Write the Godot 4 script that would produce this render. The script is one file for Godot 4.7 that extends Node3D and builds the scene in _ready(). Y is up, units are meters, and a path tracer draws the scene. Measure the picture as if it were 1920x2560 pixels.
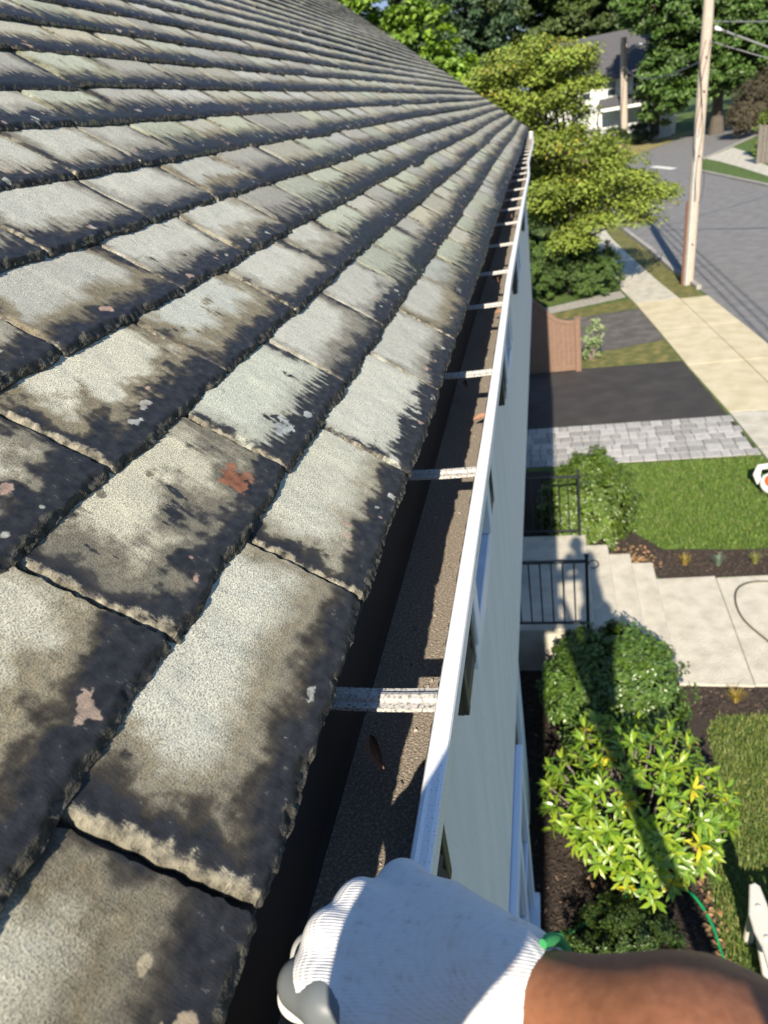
extends Node3D
# Looking along a slate roof and its gutter from a ladder; front yard and street below.

var rng := RandomNumberGenerator.new()
var M := {}
const PITCH := 0.6632          # roof slope, 38 degrees
const Z_END := -15.6
const Z_NEAR := 0.42
var RU := Vector3(-cos(PITCH), sin(PITCH), 0)
var RN := Vector3(sin(PITCH), cos(PITCH), 0)
var EAVE := Vector3(-0.2226, 5.313, 0)
const RS := 0.84               # slate size against the first survey
const SUN := Vector3(0.011, -0.547, -0.837)

# ---------------------------------------------------------------- helpers
func lin(r: float, g: float, b: float, a := 1.0) -> Color:
	return Color(r, g, b, a).linear_to_srgb()

func thing(called: String, label: String, category: String, at := Vector3.ZERO, group := "") -> Node3D:
	var o := Node3D.new()
	o.name = called
	add_child(o, true)
	o.position = at
	tag(o, label, category, group)
	return o

func tag(o: Node, label: String, category := "", group := "") -> void:
	o.set_meta("label", label)
	if category: o.set_meta("category", category)
	if group: o.set_meta("group", group)

func mi(called: String, mesh: Mesh, mat: Material, parent: Node = null) -> MeshInstance3D:
	var o := MeshInstance3D.new()
	o.name = called
	o.mesh = mesh
	if mat: o.material_override = mat
	(parent if parent else self).add_child(o, true)
	return o

func structure(o: Node) -> void:
	o.set_meta("kind", "structure")

func stuff(o: Node) -> void:
	o.set_meta("kind", "stuff")

class MB:
	var v := PackedVector3Array()
	var n := PackedVector3Array()
	var uv := PackedVector2Array()
	var c := PackedColorArray()
	var ix := PackedInt32Array()
	func tri(a: Vector3, b: Vector3, d: Vector3) -> void:
		var nn := (d - a).cross(b - a).normalized()
		var k := v.size()
		v.append(a); v.append(b); v.append(d)
		n.append(nn); n.append(nn); n.append(nn)
		uv.append(Vector2(a.x + a.z, a.y)); uv.append(Vector2(b.x + b.z, b.y)); uv.append(Vector2(d.x + d.z, d.y))
		ix.append(k); ix.append(k + 1); ix.append(k + 2)
	func quad(a: Vector3, b: Vector3, d: Vector3, e: Vector3) -> void:
		tri(a, b, d); tri(a, d, e)
	func quad_uv(a: Vector3, b: Vector3, d: Vector3, e: Vector3, ua: Vector2, ub: Vector2, ud: Vector2, ue: Vector2) -> void:
		var nn := (d - a).cross(b - a).normalized()
		var k := v.size()
		v.append(a); v.append(b); v.append(d); v.append(e)
		for i in 4: n.append(nn)
		uv.append(ua); uv.append(ub); uv.append(ud); uv.append(ue)
		for i in [0, 1, 2, 0, 2, 3]: ix.append(k + i)
	# box given by a transform and full size, edges chamfered by b
	func box(t: Transform3D, s: Vector3, b := 0.004) -> void:
		var h := s * 0.5
		b = minf(b, minf(h.x, minf(h.y, h.z)) * 0.45)
		for ax in 3:
			for sg in [-1.0, 1.0]:
				var p: Array[Vector3] = []
				for q in [[-1, -1], [1, -1], [1, 1], [-1, 1]]:
					var w := Vector3.ZERO
					w[ax] = sg * h[ax]
					w[(ax + 1) % 3] = q[0] * (h[(ax + 1) % 3] - b)
					w[(ax + 2) % 3] = q[1] * (h[(ax + 2) % 3] - b)
					p.append(t * w)
				if sg > 0: quad(p[3], p[2], p[1], p[0])
				else: quad(p[0], p[1], p[2], p[3])
		for ax in 3:                        # chamfers along the twelve edges
			var a1 := (ax + 1) % 3
			var a2 := (ax + 2) % 3
			for s1 in [-1.0, 1.0]:
				for s2 in [-1.0, 1.0]:
					var q: Array[Vector3] = []
					for e in [[-1, 0], [1, 0], [1, 1], [-1, 1]]:
						var w := Vector3.ZERO
						w[ax] = e[0] * (h[ax] - b)
						w[a1] = s1 * (h[a1] - (b if e[1] == 1 else 0.0))
						w[a2] = s2 * (h[a2] - (b if e[1] == 0 else 0.0))
						q.append(t * w)
					if s1 * s2 > 0: quad(q[3], q[2], q[1], q[0])
					else: quad(q[0], q[1], q[2], q[3])
		for sx in [-1.0, 1.0]:
			for sy in [-1.0, 1.0]:
				for sz in [-1.0, 1.0]:
					var a := t * Vector3(sx * h.x, sy * (h.y - b), sz * (h.z - b))
					var d := t * Vector3(sx * (h.x - b), sy * h.y, sz * (h.z - b))
					var e := t * Vector3(sx * (h.x - b), sy * (h.y - b), sz * h.z)
					if sx * sy * sz > 0: tri(a, e, d)
					else: tri(a, d, e)
	# polygon in x,z raised from y0 to y1 with a chamfered top edge
	func slab(poly: PackedVector2Array, y0: float, y1: float, b := 0.0) -> void:
		var p := poly
		if Geometry2D.is_polygon_clockwise(p):
			p = poly.duplicate(); p.reverse()
		var inner := p
		if b > 0.0:
			var o := Geometry2D.offset_polygon(p, -b, Geometry2D.JOIN_MITER)
			if o.size() == 1 and o[0].size() == p.size():
				var best := 0
				for i in o[0].size():
					if o[0][i].distance_to(p[0]) < o[0][best].distance_to(p[0]): best = i
				inner = PackedVector2Array()
				var cw := Geometry2D.is_polygon_clockwise(o[0])
				for i in p.size():
					inner.append(o[0][posmod(best + (-i if cw else i), p.size())])
		var t := Geometry2D.triangulate_polygon(inner)
		for i in range(0, t.size(), 3):
			var a := Vector3(inner[t[i]].x, y1, inner[t[i]].y)
			var d := Vector3(inner[t[i + 1]].x, y1, inner[t[i + 1]].y)
			var e := Vector3(inner[t[i + 2]].x, y1, inner[t[i + 2]].y)
			if (e - a).cross(d - a).y > 0: tri(a, d, e)
			else: tri(a, e, d)
		if y1 - y0 < 0.0005: return
		for i in p.size():
			var j := (i + 1) % p.size()
			var yb := y1 - b
			quad(Vector3(p[i].x, y0, p[i].y), Vector3(p[i].x, yb, p[i].y), Vector3(p[j].x, yb, p[j].y), Vector3(p[j].x, y0, p[j].y))
			if b > 0.0:
				quad(Vector3(p[i].x, yb, p[i].y), Vector3(inner[i].x, y1, inner[i].y), Vector3(inner[j].x, y1, inner[j].y), Vector3(p[j].x, yb, p[j].y))
	# smooth tube through points with a radius for each
	func tube(pts: Array, rad: Array, sides := 8, caps := true) -> void:
		var k0 := v.size()
		var side := Vector3.RIGHT
		for i in pts.size():
			var d: Vector3 = (pts[mini(i + 1, pts.size() - 1)] - pts[maxi(i - 1, 0)]).normalized()
			side = (side - d * side.dot(d))
			if side.length() < 0.05: side = d.cross(Vector3.UP if absf(d.y) < 0.9 else Vector3.RIGHT)
			side = side.normalized()
			var up := d.cross(side)
			for s in sides + 1:
				var a := TAU * s / sides
				var o := side * cos(a) + up * sin(a)
				v.append(pts[i] + o * float(rad[i])); n.append(o); uv.append(Vector2(float(s) / sides, i))
		var w := sides + 1
		for i in pts.size() - 1:
			for s in sides:
				var a := k0 + i * w + s
				ix.append(a); ix.append(a + w); ix.append(a + 1)
				ix.append(a + 1); ix.append(a + w); ix.append(a + w + 1)
		if caps:
			for e in [0, pts.size() - 1]:
				var d: Vector3 = (pts[e] - pts[1 if e == 0 else e - 1]).normalized()
				var k := v.size()
				v.append(pts[e]); n.append(d); uv.append(Vector2.ZERO)
				for s in w:
					v.append(v[k0 + e * w + s]); n.append(d); uv.append(Vector2.ZERO)
				for s in sides:
					ix.append(k); ix.append(k + (1 if e == 0 else 2) + s); ix.append(k + (2 if e == 0 else 1) + s)
	# profile (2D points) swept along stations; each station a Transform3D whose x,y hold the profile
	func sweep(prof: Array, st: Array, closed := false) -> void:
		var m := prof.size()
		for i in st.size() - 1:
			for j in (m if closed else m - 1):
				var a: Vector2 = prof[j]
				var b: Vector2 = prof[(j + 1) % m]
				quad(st[i] * Vector3(a.x, a.y, 0), st[i] * Vector3(b.x, b.y, 0), st[i + 1] * Vector3(b.x, b.y, 0), st[i + 1] * Vector3(a.x, a.y, 0))
	func merge(o: MB, t := Transform3D()) -> void:
		var k := v.size()
		for p in o.v: v.append(t * p)
		var bs := t.basis.inverse().transposed()
		for q in o.n: n.append((bs * q).normalized())
		uv.append_array(o.uv)
		for i in o.ix: ix.append(k + i)
	func mesh() -> ArrayMesh:
		var a := []
		a.resize(Mesh.ARRAY_MAX)
		a[Mesh.ARRAY_VERTEX] = v
		a[Mesh.ARRAY_NORMAL] = n
		a[Mesh.ARRAY_TEX_UV] = uv
		if c.size() == v.size(): a[Mesh.ARRAY_COLOR] = c
		a[Mesh.ARRAY_INDEX] = ix
		var am := ArrayMesh.new()
		am.add_surface_from_arrays(Mesh.PRIMITIVE_TRIANGLES, a)
		return am

func bx(c: Vector3, s: Vector3, b := 0.004, basis := Basis()) -> ArrayMesh:
	var m := MB.new()
	m.box(Transform3D(basis, c), s, b)
	return m.mesh()

func ntex(seed_: int, freq: float, stops: Array, size := 512, octaves := 5, kind := FastNoiseLite.TYPE_SIMPLEX_SMOOTH, normal := 0.0) -> NoiseTexture2D:
	var f := FastNoiseLite.new()
	f.seed = seed_
	f.noise_type = kind
	f.frequency = freq
	f.fractal_octaves = octaves
	var t := NoiseTexture2D.new()
	t.width = size; t.height = size
	t.seamless = true
	t.noise = f
	if normal > 0.0:
		t.as_normal_map = true
		t.bump_strength = normal
	else:
		var g := Gradient.new()
		g.offsets = PackedFloat32Array()
		var offs := PackedFloat32Array()
		var cols := PackedColorArray()
		for s in stops:
			offs.append(s[0]); cols.append(s[1])
		g.offsets = offs; g.colors = cols
		t.color_ramp = g
	return t

func mat(color: Color, rough := 0.85, o := {}) -> StandardMaterial3D:
	var m := StandardMaterial3D.new()
	m.albedo_color = color
	m.roughness = rough
	m.cull_mode = BaseMaterial3D.CULL_DISABLED
	for k in o: m.set(k, o[k])
	return m

# world-triplanar material whose colour wanders over the stops; tile = metres a texture covers
func noisy(seed_: int, stops: Array, tile: float, rough: float, bump := 0.0, freq := 0.012, bumpfreq := 0.05) -> StandardMaterial3D:
	var m := mat(Color.WHITE, rough)
	m.albedo_texture = ntex(seed_, freq, stops)
	m.uv1_triplanar = true
	m.uv1_world_triplanar = true
	m.uv1_scale = Vector3.ONE / tile
	if bump > 0.0:
		m.normal_enabled = true
		m.normal_texture = ntex(seed_ + 7, bumpfreq, [], 512, 4, FastNoiseLite.TYPE_SIMPLEX_SMOOTH, bump)
	return m

func multimesh(called: String, mesh: Mesh, material: Material, xf: Array, cols: Array, parent: Node = null) -> MultiMeshInstance3D:
	var mm := MultiMesh.new()
	mm.transform_format = MultiMesh.TRANSFORM_3D
	mm.use_colors = not cols.is_empty()
	mm.mesh = mesh
	mm.instance_count = xf.size()
	for i in xf.size():
		mm.set_instance_transform(i, xf[i])
		if cols: mm.set_instance_color(i, cols[i])
	var o := MultiMeshInstance3D.new()
	o.name = called
	o.multimesh = mm
	o.material_override = material
	(parent if parent else self).add_child(o, true)
	return o

func rv(a: float, b: float) -> float:
	return rng.randf_range(a, b)

func rdir() -> Vector3:
	var z := rv(-1, 1)
	var a := rv(0, TAU)
	var r := sqrt(1 - z * z)
	return Vector3(r * cos(a), z, r * sin(a))

func facing(nrm: Vector3, spin: float) -> Basis:
	var x := nrm.cross(Vector3(0.31, 0.87, 0.37)).normalized()
	var z := x.cross(nrm)
	return Basis(x, nrm, z) * Basis(Vector3.UP, spin)

# ---------------------------------------------------------------- main
func _ready() -> void:
	rng.seed = 20240
	build_view()
	build_materials()
	build_ground()
	build_house()
	build_roof()
	build_gutter()
	build_yard()
	build_street()
	build_trees()
	build_plants()
	build_person()
	build_small()

func build_view() -> void:
	var cam := Camera3D.new()
	cam.name = "camera"
	add_child(cam)
	cam.basis = Basis(Vector3(0.9700, -0.1562, -0.1859), Vector3(0.0449, 0.8666, -0.4970), Vector3(0.2387, 0.4738, 0.8477)).orthonormalized()
	cam.position = Vector3(0, 5.8, 0)
	cam.fov = 71.6
	cam.near = 0.02
	cam.far = 600
	cam.current = true
	var at := CameraAttributesPhysical.new()
	at.frustum_focal_length = 5.7
	at.frustum_focus_distance = 0.88
	at.exposure_aperture = 1.7
	at.frustum_near = 0.02
	at.frustum_far = 600
	cam.attributes = at
	cam.fov = 71.6

	var env := Environment.new()
	env.background_mode = Environment.BG_SKY
	var sky := Sky.new()
	var sm := ProceduralSkyMaterial.new()
	sm.sky_top_color = lin(0.15, 0.28, 0.55)
	sm.sky_horizon_color = lin(0.55, 0.68, 0.85)
	sm.sky_curve = 0.12
	sm.ground_horizon_color = lin(0.20, 0.24, 0.20)
	sm.ground_bottom_color = lin(0.10, 0.12, 0.08)
	sky.sky_material = sm
	env.sky = sky
	env.background_energy_multiplier = 0.6
	env.tonemap_mode = Environment.TONE_MAPPER_LINEAR
	env.tonemap_exposure = 1.8
	env.sdfgi_enabled = true
	env.ssao_enabled = true
	env.ssil_enabled = true
	var we := WorldEnvironment.new()
	we.name = "world_environment"
	we.environment = env
	add_child(we)

	var sun := DirectionalLight3D.new()
	sun.name = "sun"
	add_child(sun)
	sun.look_at_from_position(Vector3.ZERO, SUN, Vector3.UP)
	sun.light_energy = 1.6
	sun.light_color = Color(1.0, 0.95, 0.87)
	sun.light_angular_distance = 0.5
	sun.shadow_enabled = true

func build_materials() -> void:
	M.lawn = noisy(11, [[0.0, lin(0.035, 0.075, 0.012)], [0.45, lin(0.062, 0.115, 0.018)], [0.7, lin(0.085, 0.135, 0.025)], [1.0, lin(0.13, 0.15, 0.04)]], 2.2, 0.95, 5.0, 0.01, 0.09)
	M.dry = noisy(12, [[0.0, lin(0.07, 0.09, 0.02)], [0.5, lin(0.13, 0.13, 0.035)], [1.0, lin(0.27, 0.20, 0.07)]], 2.0, 0.95, 5.0, 0.012, 0.09)
	M.straw = noisy(13, [[0.0, lin(0.16, 0.15, 0.05)], [1.0, lin(0.36, 0.28, 0.12)]], 3.0, 0.95, 4.0)
	M.mulch = noisy(14, [[0.0, lin(0.018, 0.013, 0.010)], [0.5, lin(0.040, 0.029, 0.023)], [1.0, lin(0.085, 0.062, 0.048)]], 0.5, 0.95, 8.0, 0.03, 0.08)
	M.cream = noisy(15, [[0.0, lin(0.44, 0.39, 0.25)], [0.5, lin(0.52, 0.46, 0.31)], [1.0, lin(0.58, 0.52, 0.37)]], 2.4, 0.9, 2.5, 0.008, 0.12)
	M.concrete = noisy(16, [[0.0, lin(0.36, 0.34, 0.28)], [0.5, lin(0.46, 0.44, 0.37)], [1.0, lin(0.55, 0.53, 0.46)]], 2.0, 0.9, 2.5, 0.01, 0.12)
	M.walk = noisy(17, [[0.0, lin(0.42, 0.39, 0.32)], [0.5, lin(0.52, 0.485, 0.40)], [1.0, lin(0.59, 0.56, 0.48)]], 1.7, 0.88, 2.5, 0.012, 0.12)
	M.asphalt = noisy(18, [[0.0, lin(0.150, 0.150, 0.149)], [0.45, lin(0.178, 0.177, 0.176)], [0.6, lin(0.188, 0.187, 0.185)], [1.0, lin(0.225, 0.222, 0.219)]], 5.0, 0.9, 3.0, 0.016, 0.25)
	M.drive = noisy(19, [[0.0, lin(0.030, 0.027, 0.027)], [0.5, lin(0.040, 0.036, 0.035)], [1.0, lin(0.055, 0.050, 0.048)]], 3.0, 0.85, 3.0, 0.008, 0.25)
	M.olddrive = noisy(20, [[0.0, lin(0.07, 0.065, 0.06)], [0.5, lin(0.10, 0.093, 0.086)], [1.0, lin(0.15, 0.14, 0.12)]], 2.5, 0.9, 3.0, 0.01, 0.2)
	M.kerb = noisy(21, [[0.0, lin(0.22, 0.21, 0.19)], [1.0, lin(0.42, 0.40, 0.36)]], 1.0, 0.9, 3.0)
	M.white_metal = noisy(22, [[0.0, lin(0.70, 0.71, 0.71)], [0.6, lin(0.80, 0.81, 0.81)], [1.0, lin(0.84, 0.85, 0.85)]], 0.25, 0.35, 0.6, 0.02, 0.05)
	M.wall = noisy(23,  [[0.0, lin(0.70, 0.71, 0.66)], [0.5, lin(0.75, 0.76, 0.71)], [1.0, lin(0.79, 0.80, 0.755)]], 1.6, 0.85, 1.2, 0.006, 0.1)
	M.wall.uv1_scale = Vector3(1.1, 0.22, 1.1)
	M.trim = mat(lin(0.66, 0.74, 0.84), 0.4)
	M.shutter = noisy(24, [[0.0, lin(0.035, 0.033, 0.022)], [1.0, lin(0.06, 0.056, 0.04)]], 0.6, 0.6)
	M.glass = mat(lin(0.03, 0.04, 0.05), 0.06, {"metallic_specular": 0.7})
	M.iron = mat(lin(0.012, 0.014, 0.018), 0.45)
	M.fence = noisy(25, [[0.0, lin(0.175, 0.108, 0.076)], [1.0, lin(0.225, 0.142, 0.100)]], 0.8, 0.75, 1.0)
	M.wood_pole = noisy(26, [[0.0, lin(0.30, 0.25, 0.20)], [0.5, lin(0.47, 0.40, 0.34)], [1.0, lin(0.58, 0.51, 0.44)]], 0.8, 0.9, 4.0, 0.02, 0.08)
	M.wood_pole.uv1_scale = Vector3(6.0, 0.35, 6.0)
	M.bark = noisy(27, [[0.0, lin(0.05, 0.042, 0.035)], [1.0, lin(0.20, 0.17, 0.14)]], 0.9, 0.95, 8.0)
	M.twig = mat(lin(0.20, 0.17, 0.15), 0.9)
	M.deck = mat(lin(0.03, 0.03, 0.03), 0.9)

# ---------------------------------------------------------------- ground and paving
func sheet(called: String, poly: Array, y: float, m: Material, parent: Node = null) -> MeshInstance3D:
	var b := MB.new()
	b.slab(PackedVector2Array(poly), y, y)
	var o := mi(called, b.mesh(), m, parent)
	if parent == null: structure(o)
	return o

func lerp_line(pts: Array, z: float) -> float:
	for i in pts.size() - 1:
		var a: Vector2 = pts[i]
		var b: Vector2 = pts[i + 1]
		if (z <= a.y and z >= b.y) or (z >= a.y and z <= b.y):
			return lerpf(a.x, b.x, (z - a.y) / (b.y - a.y))
	return pts[0].x if absf(z - pts[0].y) < absf(z - pts[-1].y) else pts[-1].x

var walk_l := [Vector2(4.4, 8), Vector2(3.95, -3), Vector2(3.40, -11.4), Vector2(3.24, -13.6), Vector2(2.90, -17.1), Vector2(2.58, -21.5), Vector2(2.25, -24.3), Vector2(2.09, -29.2), Vector2(1.92, -34.4), Vector2(1.7, -42)]
var walk_r := [Vector2(5.4, 8), Vector2(5.0, -3), Vector2(4.42, -12.5), Vector2(4.26, -15), Vector2(3.72, -22.3), Vector2(3.41, -25.1), Vector2(3.10, -28.8), Vector2(2.70, -33.8), Vector2(2.5, -42)]
var street_l := [Vector2(6.6, 10), Vector2(6.0, -2), Vector2(5.55, -8), Vector2(5.2, -13), Vector2(4.87, -17.5), Vector2(4.49, -22.3), Vector2(4.40, -23.2), Vector2(4.10, -25.8), Vector2(3.84, -29.9), Vector2(3.26, -36.4), Vector2(3.6, -48), Vector2(5.6, -63), Vector2(8.2, -72.8)]

func build_ground() -> void:
	var g := MB.new()
	g.slab(PackedVector2Array([Vector2(-260, 60), Vector2(260, 60), Vector2(260, -420), Vector2(-260, -420)]), 0, 0)
	structure(mi("ground", g.mesh(), M.lawn))

	# street with its far bend
	var st := street_l.duplicate()
	st.append_array([Vector2(14.1, -84.3), Vector2(20.5, -88), Vector2(45, -98), Vector2(48, -88), Vector2(28, -79), Vector2(17.3, -72), Vector2(13.5, -64.5), Vector2(11.2, -60), Vector2(10.0, -57), Vector2(9.7, -53), Vector2(11.04, -42.3), Vector2(12.3, -33), Vector2(13.2, -20), Vector2(14, 10)])
	sheet("street", st, 0.008, M.asphalt)
	sheet("stop_line", [Vector2(7.55, -60.2), Vector2(8.05, -60.7), Vector2(9.0, -57.0), Vector2(8.5, -56.6)], 0.014, mat(lin(0.62, 0.62, 0.58), 0.8))
	# kerbs, as stones along both sides
	var kerb_pts := [[Vector2(14, 10), Vector2(13.2, -20), Vector2(12.3, -33), Vector2(11.04, -42.3), Vector2(9.7, -53), Vector2(10.0, -57), Vector2(11.2, -60), Vector2(13.5, -64.5), Vector2(17.3, -72), Vector2(28, -79)], [Vector2(4.40, -23.2), Vector2(4.10, -25.8), Vector2(3.84, -29.9), Vector2(3.26, -36.4), Vector2(3.6, -48)], [Vector2(5.16, -13.6), Vector2(5.55, -8), Vector2(6.0, -2), Vector2(6.6, 10)]]
	for line in kerb_pts:
		var kb := Node3D.new()
		kb.name = "kerb"
		add_child(kb, true)
		structure(kb)
		for i in line.size() - 1:
			var a: Vector2 = line[i]
			var b: Vector2 = line[i + 1]
			var cnt := maxi(1, int(a.distance_to(b) / 2.4))
			for k in cnt:
				var p := a.lerp(b, (k + 0.003) / cnt)
				var q := a.lerp(b, (k + 0.995) / cnt)
				var mid := (p + q) / 2
				var dir := Vector3(q.x - p.x, 0, q.y - p.y)
				var bs := Basis(Vector3.UP.cross(dir.normalized()), Vector3.UP, dir.normalized())
				mi("kerb_stone", bx(Vector3(mid.x, 0.02, mid.y), Vector3(0.16, 0.22, dir.length()), 0.02, bs), M.kerb, kb)
	# sidewalk slabs
	var sw := Node3D.new()
	sw.name = "sidewalk"
	add_child(sw)
	structure(sw)
	var zs := [4.0, 2.2, 0.4, -1.4, -3.2, -5.0, -6.8, -8.6, -10.4, -12.0, -13.62, -16.5, -19.4, -22.32, -24.1, -25.9, -27.7, -29.5, -31.3, -33.1, -34.9, -36.7, -38.5, -40.3]
	for i in zs.size() - 1:
		var z0: float = zs[i] - 0.007
		var z1: float = zs[i + 1] + 0.007
		var b := MB.new()
		b.slab(PackedVector2Array([Vector2(lerp_line(walk_l, z0), z0), Vector2(lerp_line(walk_r, z0) - 0.008, z0), Vector2(lerp_line(walk_r, z1) - 0.008, z1), Vector2(lerp_line(walk_l, z1), z1)]), -0.05, 0.028 + rv(-0.002, 0.002), 0.006)
		mi("slab", b.mesh(), M.cream if z0 < -13 and z0 > -22 else M.concrete, sw)
		if z0 < -13 and z0 > -22:
			var c := MB.new()
			c.slab(PackedVector2Array([Vector2(lerp_line(walk_r, z0) + 0.008, z0), Vector2(lerp_line(street_l, z0) - 0.01, z0), Vector2(lerp_line(street_l, z1) - 0.01, z1), Vector2(lerp_line(walk_r, z1) + 0.008, z1)]), -0.05, 0.026, 0.006)
			mi("slab", c.mesh(), M.cream, sw)
	# dry verge between sidewalk and kerb
	sheet("verge", [Vector2(4.40, -22.35), Vector2(4.36, -23.2), Vector2(4.02, -25.8), Vector2(3.76, -29.9), Vector2(3.18, -36.4), Vector2(2.62, -36.4), Vector2(3.1, -28.8), Vector2(3.41, -25.1), Vector2(3.73, -22.35)], 0.004, M.dry)
	sheet("verge", [Vector2(4.45, -13.55), Vector2(5.1, -13.55), Vector2(5.5, -8), Vector2(5.95, -2), Vector2(5.05, -2), Vector2(4.72, -8)], 0.004, M.dry)
	# driveways
	sheet("driveway", [Vector2(-0.7, -16.95), Vector2(0.2, -16.9), Vector2(2.90, -16.83), Vector2(3.18, -13.6), Vector2(3.2, -13.42), Vector2(1.5, -13.5), Vector2(-0.7, -13.5)], 0.010, M.drive)
	sheet("neighbour_driveway", [Vector2(-1.2, -21.4), Vector2(0.87, -21.46), Vector2(2.53, -21.75), Vector2(2.77, -18.6), Vector2(1.9, -18.25), Vector2(1.08, -18.08), Vector2(-1.2, -18.1)], 0.010, M.olddrive)
	sheet("grass_strip", [Vector2(-1.2, -18.09), Vector2(1.08, -18.07), Vector2(2.77, -18.55), Vector2(2.90, -16.86), Vector2(-1.2, -16.97)], 0.006, M.dry)
	sheet("grass_strip", [Vector2(-1.2, -22.5), Vector2(0.02, -22.2), Vector2(2.46, -22.9), Vector2(2.50, -21.8), Vector2(0.87, -21.5), Vector2(-1.2, -21.45)], 0.006, M.dry)
	sheet("neighbour_path", [Vector2(-1.4, -23.2), Vector2(-0.16, -22.94), Vector2(2.21, -24.12), Vector2(2.30, -23.2), Vector2(0.02, -22.2), Vector2(-1.4, -22.4)], 0.012, M.kerb)
	# pavers: every stone by itself
	var pv := Node3D.new()
	pv.name = "paver_strip"
	add_child(pv)
	structure(pv)
	var pm: Array = []
	for k in 4:
		var c: float = [0.27, 0.31, 0.35, 0.40][k]
		pm.append(noisy(60 + k, [[0.0, lin(c * 0.8, c * 0.8, c * 0.78)], [1.0, lin(c * 1.15, c * 1.13, c * 1.1)]], 0.7, 0.9, 2.0))
	sheet("paver_bed", [Vector2(-0.7, -11.75), Vector2(3.33, -11.7), Vector2(3.21, -13.42), Vector2(-0.7, -13.5)], 0.004, M.mulch)
	for r in 7:
		var z0 := -13.46 + r * 0.246
		var x := -0.68 - (r % 2) * 0.2
		while x < 3.15:
			var w: float = [0.16, 0.22, 0.28][rng.randi_range(0, 2)]
			var x1 := minf(x + w, lerp_line(walk_l, z0) - 0.012)
			var x0 := maxf(x, -0.7)
			if x1 - x0 > 0.03:
				mi("paver", bx(Vector3((x0 + x1) / 2, 0.004 + rv(-0.002, 0.003), z0 + 0.12), Vector3(x1 - x0 - 0.008, 0.04, 0.238), 0.006), pm[rng.randi_range(0, 3)], pv)
			x += w
	# beds and front walk
	sheet("mulch_bed", [Vector2(-0.7, -8.6), Vector2(0.3, -8.45), Vector2(1.25, -8.36), Vector2(1.25, -8.2), Vector2(3.4, -8.28), Vector2(3.5, -8.8), Vector2(1.4, -8.93), Vector2(1.0, -9.5), Vector2(1.1, -10.6), Vector2(0.7, -11.55), Vector2(-0.7, -11.6)], 0.006, M.mulch)
	sheet("mulch_bed", [Vector2(-0.7, 1.5), Vector2(0.9, 1.5), Vector2(0.98, -2.5), Vector2(1.05, -3.4), Vector2(1.05, -3.9), Vector2(1.3, -4.6), Vector2(1.36, -5.6), Vector2(1.5, -5.78), Vector2(3.4, -5.9), Vector2(3.4, -6.3), Vector2(1.1, -6.3), Vector2(1.1, -6.6), Vector2(-0.7, -6.6)], 0.006, M.mulch)
	var wk := Node3D.new()
	wk.name = "front_walk"
	add_child(wk)
	structure(wk)
	for q in [[1.19, 1.936], [1.942, 2.654], [2.660, 3.406], [3.412, 3.9]]:
		var b := MB.new()
		b.slab(PackedVector2Array([Vector2(q[0], -6.2), Vector2(q[1], -6.19), Vector2(q[1], -8.22), Vector2(q[0], -8.18)]), -0.05, 0.03, 0.006)
		mi("slab", b.mesh(), M.walk, wk)
	# far corner lawn, its walk and the dry bank beyond the road
	sheet("corner_lawn", [Vector2(13.3, -20), Vector2(12.42, -33), Vector2(11.16, -42.3), Vector2(9.82, -53), Vector2(10.12, -56.9), Vector2(11.3, -59.9), Vector2(13.6, -64.4), Vector2(17.4, -71.9), Vector2(28, -78.8), Vector2(40, -78), Vector2(40, -20)], 0.010, M.lawn)
	sheet("corner_walk", [Vector2(11.4, -60.3), Vector2(14.3, -65.6), Vector2(14.2, -61), Vector2(13.4, -55), Vector2(13.05, -50), Vector2(12.4, -40), Vector2(11.6, -40), Vector2(12.0, -46.4), Vector2(11.9, -52), Vector2(11.7, -57)], 0.016, M.concrete)
	sheet("dry_bank", [Vector2(8.1, -73), Vector2(14.0, -84.6), Vector2(20.5, -88.3), Vector2(45, -98.5), Vector2(45, -103), Vector2(18, -93), Vector2(10, -88), Vector2(2, -82), Vector2(1, -74), Vector2(5.4, -64)], 0.006, M.straw)

# ---------------------------------------------------------------- house
var house: Node3D
func panel(called: String, x0: float, x1: float, y0: float, y1: float, z0: float, z1: float, m: Material, parent: Node, b := 0.004) -> MeshInstance3D:
	return mi(called, bx(Vector3((x0 + x1) / 2, (y0 + y1) / 2, (z0 + z1) / 2), Vector3(absf(x1 - x0), absf(y1 - y0), absf(z1 - z0)), b), m, parent)

func shutter(z0: float, z1: float, y0: float, y1: float, x: float) -> void:
	var s := panel("shutter", x, x + 0.026, y0, y1, z0, z1, M.shutter, house)
	for e in [z0 - 0.022, z1 + 0.022]:
		mi("stile", bx(Vector3(x + 0.032, (y0 + y1) / 2, e), Vector3(0.014, y1 - y0 - 0.004, 0.042), 0.003), M.shutter, s)
	for e in [y0 + 0.032, y1 - 0.032]:
		mi("rail", bx(Vector3(x + 0.031, e, (z0 + z1) / 2), Vector3(0.012, 0.06, absf(z1 - z0) - 0.09), 0.003), M.shutter, s)
	var n := int((y1 - y0 - 0.12) / 0.055)
	for i in n:
		var bs := Basis(Vector3(0, 0, 1), 0.6)
		mi("slat", bx(Vector3(x + 0.024, y0 + 0.08 + i * 0.055, (z0 + z1) / 2), Vector3(0.008, 0.038, absf(z1 - z0) - 0.09), 0.002, bs), M.shutter, s)

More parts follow.
